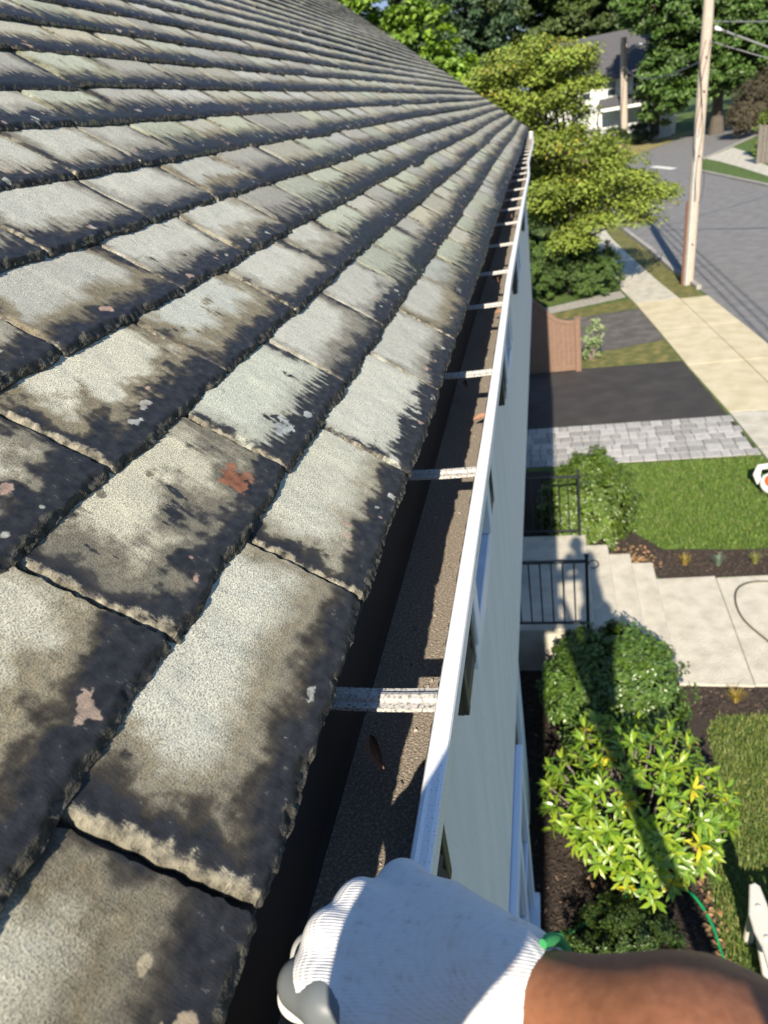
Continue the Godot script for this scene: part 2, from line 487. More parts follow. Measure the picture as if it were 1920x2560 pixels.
func window(z0: float, z1: float, y0: float, y1: float, x: float) -> void:
	var w := panel("window", x - 0.05, x + 0.012, y0, y1, z0, z1, M.trim, house)
	var zm := (z0 + z1) / 2
	var ym := (y0 + y1) / 2
	for f in [[y1 - 0.05, y1 + 0.05, z0 + 0.06, z1 - 0.06, 0.06], [y0 - 0.05, y0 + 0.05, z0 + 0.06, z1 - 0.06, 0.05], [ym - 0.02, ym + 0.02, z0 - 0.09, z1 + 0.09, 0.035]]:
		panel("frame", x + 0.013, x + f[4], f[0], f[1], f[2], f[3], M.trim, w)
	for zz in [z0, z1]:
		panel("frame", x + 0.013, x + 0.058, y0 + 0.052, y1 - 0.052, zz - 0.05, zz + 0.05, M.trim, w)
	for r in 2:
		for k in 3:
			var a := z0 - 0.06 + (z1 - z0 + 0.12) * k / 3.0
			var b := z0 - 0.06 + (z1 - z0 + 0.12) * (k + 1) / 3.0
			var c := (y0 + 0.06) if r == 0 else ym + 0.025
			var d := (ym - 0.025) if r == 0 else y1 - 0.06
			panel("pane", x + 0.013, x + 0.019, c, d, a - 0.012, b + 0.012, M.glass, w, 0.001)

func build_house() -> void:
	house = thing("house", "pale blue grey two storey house under a weathered slate roof with white gutter", "house")
	var zn := Z_NEAR + 5.5
	panel("wall", -0.55, -0.34, 2.2, 5.12, Z_END + 0.35, zn, M.wall, house)          # upper storey, jettied
	panel("wall", -0.85, -0.62, 0.35, 2.19, Z_END + 0.40, zn - 0.02, M.wall, house)
	panel("foundation", -0.84, -0.60, -0.2, 0.348, Z_END + 0.41, zn - 0.03, M.kerb, house)
	panel("soffit", -0.90, -0.345, 2.14, 2.197, Z_END + 0.36, zn - 0.01, M.trim, house)
	panel("wall", -9.2, -0.56, 0.0, 5.1, Z_END + 0.36, Z_END + 0.55, M.wall, house)   # far gable end
	panel("wall", -9.2, -0.56, 0.0, 5.1, zn - 0.2, zn - 0.05, M.wall, house)
	panel("wall", -9.4, -9.21, 0.0, 5.1, Z_END + 0.36, zn, M.wall, house)
	for zz in [Z_END + 0.36, zn - 0.2]:
		var gb := MB.new()
		var tri := [Vector2(-0.4, 5.11), Vector2(-9.2, 5.11), Vector2(-4.8, 8.55)]
		for k in 2:
			var z: float = zz + k * 0.18
			gb.tri(Vector3(tri[0].x, tri[0].y, z), Vector3(tri[1].x, tri[1].y, z), Vector3(tri[2].x, tri[2].y, z))
		mi("gable_wall", gb.mesh(), M.wall, house)
	panel("fascia", -0.335, -0.300, 5.0, 5.27, Z_END + 0.1, Z_NEAR, M.deck, house)  # dark material stands in for the shade under the eave, painted into its colour
	# second storey windows with dark shutters
	for w in [[0.0, -0.74], [-1.92, -2.64], [-4.5, -5.22], [-7.4, -8.12], [-11.2, -11.92]]:
		window(w[0], w[1], 4.17, 4.95, -0.339)
		shutter(w[0] + 0.335, w[0] + 0.055, 4.18, 4.98, -0.332)
		shutter(w[1] - 0.055, w[1] - 0.335, 4.18, 4.98, -0.332)
	# box bay on the ground floor
	var bay := panel("bay_window", -0.60, -0.345, 0.45, 2.13, -3.32, -1.7, M.trim, house)
	panel("frame", -0.344, -0.30, 2.02, 2.13, -3.36, -1.66, M.trim, bay)
	panel("sill", -0.344, -0.27, 0.43, 0.52, -3.38, -1.64, M.trim, bay)
	for z in [-3.30, -2.77, -2.24, -1.72]:
		panel("frame", -0.344, -0.305, 0.522, 2.018, z - 0.045, z + 0.045, M.trim, bay)
	for k in 3:
		for r in 2:
			panel("pane", -0.344, -0.338, 0.53 + r * 0.76, 1.24 + r * 0.76, -3.25 + k * 0.53, -2.83 + k * 0.53, M.glass, bay, 0.001)
		panel("frame", -0.344, -0.315, 1.245, 1.285, -3.25 + k * 0.53, -2.83 + k * 0.53, M.trim, bay)
	shutter(-1.62, -1.30, 0.5, 2.1, -0.40)
	shutter(-3.42, -3.74, 0.5, 2.1, -0.40)
	panel("corner_trim", -0.60, -0.36, 0.4, 2.135, -4.35, -4.05, M.trim, house)
	# front door above the landing
	var dr := panel("door", -0.62, -0.585, 0.62, 2.05, -8.0, -7.1, M.shutter, house)
	panel("frame", -0.62, -0.55, 0.60, 2.13, -7.09, -6.98, M.trim, dr)
	panel("frame", -0.62, -0.55, 0.60, 2.13, -8.12, -8.01, M.trim, dr)
	# landing and steps
	var stp := thing("front_steps", "pale concrete landing and four steps going down to the front walk", "steps")
	panel("landing", -0.60, 0.335, -0.1, 0.61, -8.42, -6.42, M.walk, stp, 0.012)
	panel("step", 0.336, 0.615, -0.1, 0.465, -8.38, -6.42, M.walk, stp, 0.012)
	panel("step", 0.616, 0.90, -0.1, 0.32, -8.37, -6.42, M.walk, stp, 0.012)
	panel("step", 0.901, 1.185, -0.1, 0.175, -8.36, -6.42, M.walk, stp, 0.012)

func railing(z: float, label: String) -> void:
	var t := thing("railing", label, "railing", Vector3(-0.56, 0.6, z), "iron railings of the landing")
	var b := MB.new()
	b.box(Transform3D(Basis(), Vector3(0.40, 0.90, 0)), Vector3(0.82, 0.025, 0.045), 0.006)
	mi("top_rail", b.mesh(), M.iron, t)
	mi("bottom_rail", bx(Vector3(0.40, 0.09, 0), Vector3(0.80, 0.02, 0.03), 0.004), M.iron, t)
	for i in 6:
		mi("baluster", bx(Vector3(0.10 + i * 0.118, 0.495, 0), Vector3(0.016, 0.78, 0.016), 0.003), M.iron, t)
	for x in [0.0, 0.82]:
		var m := MB.new()
		m.box(Transform3D(Basis(), Vector3(x, 0.47, 0)), Vector3(0.032, 0.96, 0.032), 0.004)
		m.box(Transform3D(Basis(), Vector3(x, 0.97, 0)), Vector3(0.046, 0.03, 0.046), 0.01)
		mi("post", m.mesh(), M.iron, t)
	var sc := []
	var rr := []
	for i in 14:
		var a := i / 13.0 * TAU * 0.85
		sc.append(Vector3(0.84 + 0.05 + 0.05 * sin(a - PI / 2), 0.86 - 0.05 + 0.05 * cos(a - PI / 2) + 0.05, 0)); rr.append(0.007)
	var s := MB.new()
	s.tube(sc, rr, 6)
	mi("scroll", s.mesh(), M.iron, t)

# ---------------------------------------------------------------- slate roof
var NA := PackedByteArray()     # seamless noise, 512 square
var NF := PackedByteArray()
var slate_specs: Array = []
var slate_out: Array = []
var slate_cell := Vector2i(512, 340)

func noise_bytes(seed_: int, freq: float, oct: int, kind := FastNoiseLite.TYPE_SIMPLEX_SMOOTH) -> PackedByteArray:
	var f := FastNoiseLite.new()
	f.seed = seed_
	f.noise_type = kind
	f.frequency = freq
	f.fractal_octaves = oct
	var im := f.get_seamless_image(512, 512)
	im.convert(Image.FORMAT_L8)
	return im.get_data()

# weathering of one slate: pale patina in the middle, dark wet margins with streaks, brown fringe, lichen, rough dressed edges
func slate_paint(k: int) -> void:
	var sp: Dictionary = slate_specs[k]
	var cw := slate_cell.x
	var ch := slate_cell.y
	var al := PackedByteArray()
	var he := PackedByteArray()
	al.resize(cw * ch * 4)
	he.resize(cw * ch)
	var W: float = sp.w
	var L := 0.218
	var ox: int = sp.seed * 97
	var oy: int = sp.seed * 61
	var pale: Vector3 = sp.pale
	var halo_c: Vector3 = sp.halo_c
	var m0: float = sp.m0
	var m1: float = sp.m1
	var m2: float = sp.m2
	var soft: float = sp.soft
	var sn: float = sp.sn
	var sf: float = sp.sf
	var patch: float = sp.patch
	var hal: float = sp.halo
	var blobs: Array = sp.blobs
	var fx := 512.0 * W / 0.361 / cw
	var fy := 340.0 / ch
	var ppm := 512.0 / 0.43
	for y in ch:
		var v := (y + 0.5) / ch * L
		var yy := int(y * fy)
		var r1 := ((yy / 2 + oy) & 511) * 512
		var r2 := ((yy * 2 + oy * 3) & 511) * 512
		var r3 := ((yy / 4 + oy) & 511) * 512
		var r4 := ((yy / 7 + oy * 5) & 511) * 512
		var r5 := ((yy + oy) & 511) * 512
		for x in cw:
			var xx := int(x * fx)
			var u := (x + 0.5) / cw * W
			var skew := yy / 5
			var a1 := NA[r1 + ((xx / 2 + ox) & 511)] / 255.0 - 0.5
			var a2 := NA[r2 + ((xx * 2 + ox) & 511)] / 255.0 - 0.5
			var st := NA[r3 + (((xx - skew) * 3 + ox * 3) & 511)] / 255.0 - 0.5
			var s2 := NF[r4 + (((xx - skew) * 2 + ox) & 511)] / 255.0 - 0.5
			var gr := NF[r5 + ((xx + ox) & 511)] / 255.0
			var d := v - (m0 + m1 * a1 + m2 * st + 0.10 * m2 * s2)
			d = minf(d, u - sn - 0.05 * a1 - 0.03 * a2)
			d = minf(d, W - u - sf - 0.05 * a1 - 0.02 * st)
			d -= maxf(0.0, (a1 + 0.35 * st + 0.2 * a2) - patch) * 0.22
			d += a2 * 0.008
			var m := clampf(d / soft + 0.5, 0.0, 1.0)
			m = m * m * (3.0 - 2.0 * m)
			var hl := clampf(1.0 - absf(d - soft * 0.45) / (soft * 1.2 + 0.006), 0.0, 1.0) * hal
			var g := 1.14 + 1.25 * (gr - 0.5) + 0.22 * a2 + 0.34 * s2 + 0.35 * a1
			if gr < 0.36 + 0.28 * a1 + 0.2 * a2: g *= 0.5
			var c := pale * maxf(g, 0.1)
			var dk := 0.75 + 0.9 * a2 + 0.55 * s2
			var dc := Vector3(0.0240, 0.0255, 0.0285) * maxf(dk, 0.3)
			if s2 + a2 * 0.8 + st * 0.35 > 0.55: dc = Vector3(0.17, 0.165, 0.14)
			var ro := lerpf(0.52, 0.92, m)
			c = dc.lerp(c, m)
			c = c.lerp(halo_c * (0.75 + 0.8 * (gr - 0.5) + 0.5 * a2 + 0.5 * s2), hl * 0.78)
			var h := 90.0 + m * 14.0 + (gr - 0.5) * (14.0 + 30.0 * m) + a2 * 18.0 + s2 * 26.0 + st * 12.0
			# dressed edges
			var eb := v - 0.005 - 0.020 * maxf(0.0, a1 + 0.1) - 0.010 * a2
			if eb < 0.0:
				var q := clampf(-eb / 0.003, 0.0, 1.0)
				c = c.lerp(Vector3(0.085, 0.082, 0.066) * (0.25 + 0.9 * gr + 1.3 * a2), q * 0.85)
				ro = lerpf(ro, 0.95, q)
				h += (a2 * 160.0 + (gr - 0.5) * 90.0) * q
			var en: float = u - 0.72 * sp.ne * (0.3 + 1.7 * (a1 + 0.5) * 0.9 + 1.5 * a2 + 0.8 * s2)
			if en < 0.0 and v > 0.006:
				var q := clampf(-en / 0.003, 0.0, 1.0)
				c = c.lerp(Vector3(0.26, 0.24, 0.18) * maxf(0.16, 0.42 + 0.6 * gr + 1.7 * a2 + 0.6 * s2), q * 0.9)
				ro = lerpf(ro, 0.95, q)
				h += (a2 * 150.0 + (gr - 0.5) * 80.0) * q
			for b in blobs:
				var e: float = Vector2((u - b[0]) * b[6], v - b[1]).length() - b[2] * (1.0 + 1.5 * a2 + 0.9 * a1)
				if e < 0.0:
					var q := clampf(-e / 0.0016, 0.0, 1.0)
					c = c.lerp(Vector3(b[3], b[4], b[5]) * (0.6 + 0.55 * gr + 0.9 * a2), q * 0.92)
					ro = lerpf(ro, 0.92, q)
					h += 18.0 * q
			var i := (y * cw + x) * 4
			al[i] = int(clampf(pow(maxf(c.x, 0.0), 0.4545), 0.0, 1.0) * 255.0)
			al[i + 1] = int(clampf(pow(maxf(c.y, 0.0), 0.4545), 0.0, 1.0) * 255.0)
			al[i + 2] = int(clampf(pow(maxf(c.z, 0.0), 0.4545), 0.0, 1.0) * 255.0)
			al[i + 3] = int(ro * 255.0)
			he[y * cw + x] = int(clampf(h, 0.0, 255.0))
	slate_out[k] = [Image.create_from_data(cw, ch, false, Image.FORMAT_RGBA8, al), Image.create_from_data(cw, ch, false, Image.FORMAT_L8, he)]

func slate_atlas(specs: Array, cell: Vector2i, cols: int, rows: int, bump: float) -> StandardMaterial3D:
	slate_specs = specs
	slate_cell = cell
	slate_out = []
	slate_out.resize(specs.size())
	var id := WorkerThreadPool.add_group_task(slate_paint, specs.size(), -1, true)
	WorkerThreadPool.wait_for_group_task_completion(id)
	var a := Image.create_empty(cell.x * cols, cell.y * rows, false, Image.FORMAT_RGBA8)
	var h := Image.create_empty(cell.x * cols, cell.y * rows, false, Image.FORMAT_L8)
	for k in specs.size():
		var at := Vector2i(k % cols * cell.x, k / cols * cell.y)
		a.blit_rect(slate_out[k][0], Rect2i(Vector2i.ZERO, cell), at)
		h.blit_rect(slate_out[k][1], Rect2i(Vector2i.ZERO, cell), at)
	h.convert(Image.FORMAT_RGBA8)
	h.bump_map_to_normal_map(bump)
	var m := mat(Color.WHITE, 1.0)
	m.albedo_texture = ImageTexture.create_from_image(a)
	m.roughness_texture = m.albedo_texture
	m.roughness_texture_channel = BaseMaterial3D.TEXTURE_CHANNEL_ALPHA
	m.normal_enabled = true
	m.normal_texture = ImageTexture.create_from_image(h)
	m.metallic_specular = 0.4
	slate_out = []
	return m

func slate_spec(i: int, w: float, near: bool) -> Dictionary:
	var t := rng.randf()
	var pale := Vector3(0.325, 0.325, 0.265)
	if t < 0.10: pale = Vector3(0.316, 0.334, 0.280)
	elif t < 0.50: pale = Vector3(0.318, 0.316, 0.262)
	elif t < 0.70: pale = Vector3(0.338, 0.328, 0.255)
	elif t < 0.78: pale = Vector3(0.295, 0.288, 0.245)
	pale *= Vector3(0.98, 1.0, 1.07)
	pale *= rv(1.2, 1.45) if near else rv(1.05, 1.4)
	var bl := []
	for k in rng.randi_range(1, 6):
		var pk := rng.randf() < 0.4
		bl.append([rv(0.05, w - 0.03), rv(0.012, 0.065), rv(0.0025, 0.008), 0.36 if pk else 0.34, 0.25 if pk else 0.35, 0.20 if pk else 0.31, rv(0.5, 1.3)])
	return {"seed": 31 + i * 7, "w": w, "pale": pale, "halo_c": Vector3(0.20, 0.15, 0.06).lerp(Vector3(0.10, 0.085, 0.06), rng.randf()), "m0": rv(0.038, 0.058) if near else rv(0.052, 0.078), "m1": rv(0.03, 0.06), "m2": rv(0.012, 0.03) if near else rv(0.045, 0.085), "soft": rv(0.018, 0.032) if near else rv(0.016, 0.03), "sn": rv(-0.015, 0.025), "sf": rv(-0.015, 0.025), "patch": rv(0.30, 0.55), "halo": rv(0.6, 1.1), "blobs": bl, "ne": rv(0.003, 0.010)}

# one slate: x along the course, y out of the roof, z down the slope; butt edge at z = 0
func slate_mesh(W: float, t: float, nu: int, nv: int, sd: int, rough: float, cell: Rect2) -> MB:
	var f := FastNoiseLite.new()
	f.seed = sd
	f.frequency = 1.0
	f.fractal_octaves = 3
	var L := 0.218
	var m := MB.new()
	var row := nu + 1
	for j in nv + 1:
		var fj := pow(float(j) / nv, 1.5 if nv > 6 else 1.0)
		for i in nu + 1:
			var u := W * i / nu
			var q0 := (f.get_noise_2d(u * 9.0, 3.0) * 0.006 + f.get_noise_2d(u * 60.0, 9.0) * 0.0016) * rough
			if i == 0 or i == nu: q0 += 0.004 * rough
			var q := q0 + (L - q0) * fj
			var uu := u
			if i == 0: uu += (f.get_noise_2d(q * 45.0, 50.0) * 0.004) * rough + 0.002
			if i == nu: uu -= (f.get_noise_2d(q * 45.0, 80.0) * 0.004) * rough + 0.002
			var h := -q * 0.072 + f.get_noise_2d(u * 9.0, q * 9.0) * 0.0016 * rough
			if nv > 6:
				var n1 := f.get_noise_2d(u * 80.0, q * 80.0)
				var bw := 0.007 + 0.010 * (f.get_noise_2d(u * 14.0, 20.0) + 0.2)
				var db := clampf(1.0 - (q - q0) / maxf(bw, 0.004), 0.0, 1.0)
				var nw := 0.005 + 0.010 * (f.get_noise_2d(q * 16.0, 33.0) + 0.2)
				var dn := clampf(1.0 - u / maxf(nw, 0.003), 0.0, 1.0)
				var dp := maxf(pow(db, 0.8), dn * 0.85)
				if dp > 0.0:
					h -= t * rough * clampf(snappedf(dp * (0.85 + 0.5 * n1), 0.19) * 0.6 + n1 * 0.10 + 0.15 * dp, 0.0, 0.85)
				else:
					h += f.get_noise_2d(u * 30.0, q * 110.0) * 0.0007 * rough
			m.v.append(Vector3(uu, h, -q))
			m.uv.append(Vector2(cell.position.x + cell.size.x * clampf(u / W, 0.004, 0.996), cell.position.y + cell.size.y * clampf(q / L, 0.004, 0.996)))
			m.n.append(Vector3.UP)
	for j in nv:
		for i in nu:
			var a := j * row + i
			m.ix.append_array([a, a + row, a + 1, a + 1, a + row, a + row + 1])
	var acc := PackedVector3Array()
	acc.resize(m.v.size())
	for k in range(0, m.ix.size(), 3):
		var nn := (m.v[m.ix[k + 2]] - m.v[m.ix[k]]).cross(m.v[m.ix[k + 1]] - m.v[m.ix[k]])
		for e in 3: acc[m.ix[k + e]] += nn
	for k in acc.size(): m.n[k] = acc[k].normalized()
	# rough skirt round the butt and both sides
	var rim: Array = []
	for j in range(nv, -1, -1): rim.append(j * row)
	for i in range(1, nu + 1): rim.append(i)
	for j in range(1, nv + 1): rim.append(j * row + nu)
	for k in rim.size() - 1:
		var a: Vector3 = m.v[rim[k]]
		var b: Vector3 = m.v[rim[k + 1]]
		var wa := f.get_noise_3d(a.x * 60.0, 4.0, a.z * 60.0) * 0.0018 * rough
		var wb := f.get_noise_3d(b.x * 60.0, 4.0, b.z * 60.0) * 0.0018 * rough
		var al := Vector3(a.x, minf(a.y - 0.001, -t + a.z * -0.0 + a.z * 0.072 - 0.001), a.z - wa)
		var bl := Vector3(b.x, minf(b.y - 0.001, -t + b.z * 0.072 - 0.001), b.z - wb)
		var ua := m.uv[rim[k]]
		var ub := m.uv[rim[k + 1]]
		m.quad_uv(a, al, bl, b, ua, ua + Vector2(0, cell.size.y * 0.012), ub + Vector2(0, cell.size.y * 0.012), ub)
	return m

func slate_xf(s: float, z: float, lift := 0.0, turn := 0.0) -> Transform3D:
	return Transform3D(Basis(Vector3(0, 0, -1), RN, -RU) * Basis(Vector3.UP, turn), EAVE + RU * s + RN * lift + Vector3(0, 0, z))

func build_roof() -> void:
	NA = noise_bytes(5, 0.018, 5)
	NF = noise_bytes(6, 0.36, 3)
	var roof := Node3D.new()
	roof.name = "roof"
	house.add_child(roof)
	# boarded deck under the slates, and the rear slope
	var rz := 5.0
	var deck := MB.new()
	var len_ := 5.75
	var c0 := EAVE + RU * 0.02 - RN * 0.040
	var top := EAVE + RU * len_ - RN * 0.040
	for k in 2:
		var o := -RN * 0.03 * k
		deck.quad(c0 + o + Vector3(0, 0, Z_NEAR - 0.02), top + o + Vector3(0, 0, Z_NEAR - 0.02), top + o + Vector3(0, 0, Z_END + 0.02), c0 + o + Vector3(0, 0, Z_END + 0.02))
	mi("deck", deck.mesh(), M.deck, roof)
	var d2 := MB.new()
	var c1 := c0 + RU * 0.09
	d2.quad(c1 + Vector3(0, 0, rz), top + Vector3(0, 0, rz), top + Vector3(0, 0, Z_NEAR - 0.021), c1 + Vector3(0, 0, Z_NEAR - 0.021))
	mi("deck", d2.mesh(), M.deck, roof)
	var back := MB.new()
	back.quad(top + Vector3(0, 0, rz), Vector3(-9.35, c0.y, rz), Vector3(-9.35, c0.y, Z_END + 0.02), top + Vector3(0, 0, Z_END + 0.02))
	mi("rear_slope", back.mesh(), M.deck, roof)

	# layout of the courses; the first ones follow the joints of the photograph
	var seen := [[0.11, -0.337, -0.786, -1.184, -1.626, -2.042, -2.512], [-0.13, -0.557, -0.985, -1.388, -1.825, -2.237], [0.06, -0.35, -0.765, -1.168, -1.595, -2.021], [-0.14, -0.55, -0.956, -1.372, -1.745, -2.13], [-0.38, -0.79, -1.208, -1.61, -2.016], [-0.80, -1.20, -1.612, -1.93, -2.195, -2.52, -2.776]]
	var all: Array = []
	for k in 35:
		var s := 0.161 * k
		var joints: Array = []
		if k < seen.size():
			for q in seen[k]: joints.append(q * RS)
			while joints[0] < Z_NEAR - 0.15: joints.push_front(joints[0] + rv(0.33, 0.37))
		else:
			joints = [Z_NEAR + rv(-0.05, 0.05)]
		joints[0] = minf(joints[0], Z_NEAR + 0.05)
		while joints[-1] > Z_END + 0.4:
			joints.append(joints[-1] - (rv(0.32, 0.37) if rng.randf() < 0.6 else rv(0.22, 0.35)))
		joints.append(Z_END)
		for i in joints.size() - 1:
			var w: float = joints[i] - joints[i + 1]
			var far := clampf(-joints[i] / 6.0, 0.0, 1.0)
			var wave := 0.006 * sin(joints[i] * 0.9 + k * 1.7) * far + rv(-0.003, 0.003)
			if rng.randf() < 0.05 and k > 0: wave -= rv(0.006, 0.02)
			all.append({"k": k, "i": i, "z": joints[i], "w": w - 0.004, "s": s + wave, "lift": rv(-0.0015, 0.002) + 0.004 * far * sin(joints[i] * 0.6 + k), "turn": rv(-0.008, 0.008)})
	# order by distance, those in view first
	var cam: Camera3D = get_node("camera")
	for e in all:
		var p: Vector3 = slate_xf(e.s, e.z - e.w * 0.5) * Vector3(0, 0, -0.08)
		var c := cam.global_transform.affine_inverse() * p
		var inside := c.z < 0.0 and absf(c.x / -c.z) < 0.70 and absf(c.y / -c.z) < 0.98
		e.d = c.length() + (0.0 if inside else 1000.0)
	all.sort_custom(func(a, b): return a.d < b.d)

	var near_specs: Array = []
	for i in 28:
		var e: Dictionary = all[i]
		var sp := slate_spec(i, e.w, true)
		var key := "%d_%.1f" % [e.k, e.z / RS]
		match key:
			"0_0.1": sp.merge({"pale": Vector3(0.417, 0.410, 0.310), "m0": 0.071, "m1": 0.030, "m2": 0.006, "soft": 0.039, "halo": 1.10, "sn": -0.042, "sf": 0.02, "blobs": [[0.277, 0.025, 0.0143, 0.33, 0.27, 0.19, 0.8], [0.311, 0.063, 0.0050, 0.33, 0.29, 0.2, 0.7]], "ne": 0.000}, true)
			"0_-0.3": sp.merge({"pale": Vector3(0.450, 0.457, 0.377), "m0": 0.055, "m1": 0.030, "m2": 0.004, "soft": 0.026, "halo": 0.98, "sn": 0.052, "sf": -0.01, "patch": 0.46, "ne": 0.016, "blobs": [[0.202, 0.025, 0.0067, 0.33, 0.34, 0.31, 0.6]]}, true)
			"0_-0.8": sp.merge({"pale": Vector3(0.446, 0.448, 0.358), "m0": 0.052, "m1": 0.042, "m2": 0.009, "soft": 0.018, "halo": 0.70, "sn": 0.038, "sf": -0.02, "patch": 0.56, "ne": 0.014}, true)
			"0_-1.2": sp.merge({"pale": Vector3(0.465, 0.480, 0.408), "m2": 0.030, "sn": 0.017, "soft": 0.018, "halo": 0.21}, true)
			"1_-0.1": sp.merge({"pale": Vector3(0.479, 0.457, 0.337), "m0": 0.063, "m1": 0.072, "m2": 0.006, "soft": 0.026, "halo": 0.98, "blobs": [[0.252, 0.029, 0.0109, 0.31, 0.24, 0.19, 0.8], [0.101, 0.034, 0.0076, 0.30, 0.31, 0.3, 0.8]]}, true)
			"1_-0.6": sp.merge({"pale": Vector3(0.474, 0.452, 0.310), "m0": 0.059, "m1": 0.096, "m2": 0.018, "soft": 0.029, "halo": 1.10, "patch": 0.26, "sn": 0.042, "ne": 0.014, "blobs": [[0.281, 0.052, 0.0202, 0.235, 0.095, 0.052, 0.75], [0.084, 0.022, 0.0050, 0.36, 0.25, 0.2, 0.8], [0.109, 0.038, 0.0025, 0.36, 0.25, 0.2, 0.8]]}, true)
			"1_-1.0": sp.merge({"pale": Vector3(0.440, 0.486, 0.394), "m0": 0.052, "m2": 0.030, "soft": 0.018, "halo": 0.42, "blobs": [[0.084, 0.044, 0.0126, 0.32, 0.35, 0.34, 0.5], [0.160, 0.025, 0.0067, 0.32, 0.35, 0.34, 0.6]]}, true)
			"2_-0.3", "2_-0.4": sp.merge({"pale": Vector3(0.484, 0.476, 0.364), "m0": 0.063, "m1": 0.084, "soft": 0.019, "halo": 0.98}, true)
			"2_-0.8": sp.merge({"pale": Vector3(0.494, 0.480, 0.368), "m0": 0.063, "m1": 0.084, "soft": 0.018, "halo": 1.10, "sn": 0.034, "ne": 0.012, "blobs": [[0.101, 0.029, 0.0084, 0.33, 0.34, 0.32, 0.9], [0.143, 0.042, 0.0067, 0.32, 0.31, 0.28, 0.6], [0.185, 0.059, 0.0034, 0.36, 0.25, 0.2, 0.7]]}, true)
		var grey: Vector3 = Vector3(0.985, 0.985, 0.83) * ((sp.pale.x + sp.pale.y + sp.pale.z) / 2.8)
		sp.pale = (sp.pale as Vector3).lerp(grey, 0.5)
		near_specs.append(sp)
	var near_m := slate_atlas(near_specs, Vector2i(512, 292), 4, 7, 5.0)
	var mid_specs: Array = []
	for i in 16: mid_specs.append(slate_spec(100 + i, 0.353, false))
	var mid_m := slate_atlas(mid_specs, Vector2i(256, 200), 4, 4, 4.0)
	var tints := [Color(1, 1, 1), Color(0.93, 0.92, 0.91), Color(0.98, 1.0, 0.95), Color(1.0, 0.985, 0.94)]
	var mid_ms: Array = []
	for c in tints:
		var m: StandardMaterial3D = mid_m.duplicate()
		m.albedo_color = c
		mid_ms.append(m)
	var protos: Array = []
	var coarse: Array = []
	for i in 16:
		var cell := Rect2(i % 4 / 4.0, i / 4 / 4.0, 0.25, 0.25)
		protos.append(slate_mesh(0.353, 0.013, 20, 9, 300 + i, 1.0, cell).mesh())
		coarse.append(slate_mesh(0.353, 0.013, 4, 3, 300 + i, 1.0, cell))
	var far := MB.new()
	for i in all.size():
		var e: Dictionary = all[i]
		var xf := slate_xf(e.s, e.z, e.lift, e.turn)
		if i < 28:
			var cell := Rect2(i % 4 / 4.0, i / 4 / 7.0, 0.25, 1.0 / 7.0)
			var lift := 0.0
			if e.k == 0 and e.z > 0.0: lift = -0.006
			xf.origin += RN * lift
			var o := mi("slate", slate_mesh(e.w, 0.013, 96, 46, 500 + i, 1.0, cell).mesh(), near_m, roof)
			o.transform = xf
			if e.k == 1 and absf(e.z / RS + 0.557) < 0.05: tag(o, "slate with a rust red stain near its lower edge")
		elif i < 300:
			var o := mi("slate", protos[rng.randi_range(0, 15)], mid_ms[rng.randi_range(0, 3)], roof)
			o.transform = xf * Transform3D(Basis().scaled(Vector3(e.w / 0.353, 1, 1)), Vector3.ZERO)
		else:
			var k0 := far.v.size()
			far.merge(coarse[rng.randi_range(0, 15)], xf * Transform3D(Basis().scaled(Vector3(e.w / 0.353, 1, 1)), Vector3.ZERO))
			var tc: Color = tints[rng.randi_range(0, 3)].srgb_to_linear()
			for q in far.v.size() - k0: far.c.append(tc)
	var fm: StandardMaterial3D = mid_m.duplicate()
	fm.vertex_color_use_as_albedo = true
	stuff(mi("slate", far.mesh(), fm, roof))
	# starter course under the eave
	mi("starter_slate", bx(EAVE + RU * 0.09 - RN * 0.029 + Vector3(0, 0, (Z_NEAR + Z_END) / 2), Vector3(0.18, 0.012, Z_NEAR - Z_END - 0.05), 0.002, Basis(Vector3(0, 0, 1), -PITCH)), M.deck, roof)

# ---------------------------------------------------------------- gutter
var sag := [Vector2(0, 5), Vector2(0, -1.5), Vector2(-0.010, -2.9), Vector2(-0.002, -5.4), Vector2(0.010, -7.2), Vector2(-0.012, -8.6), Vector2(0.014, -12.2), Vector2(-0.02, -14.5), Vector2(-0.025, -15.6)]
var rise := [Vector2(0, 5), Vector2(0, -6), Vector2(0.012, -9), Vector2(0.02, -12), Vector2(0.045, -14), Vector2(0.05, -15.6)]
func gx(z: float) -> float:
	return lerp_line(sag, z)

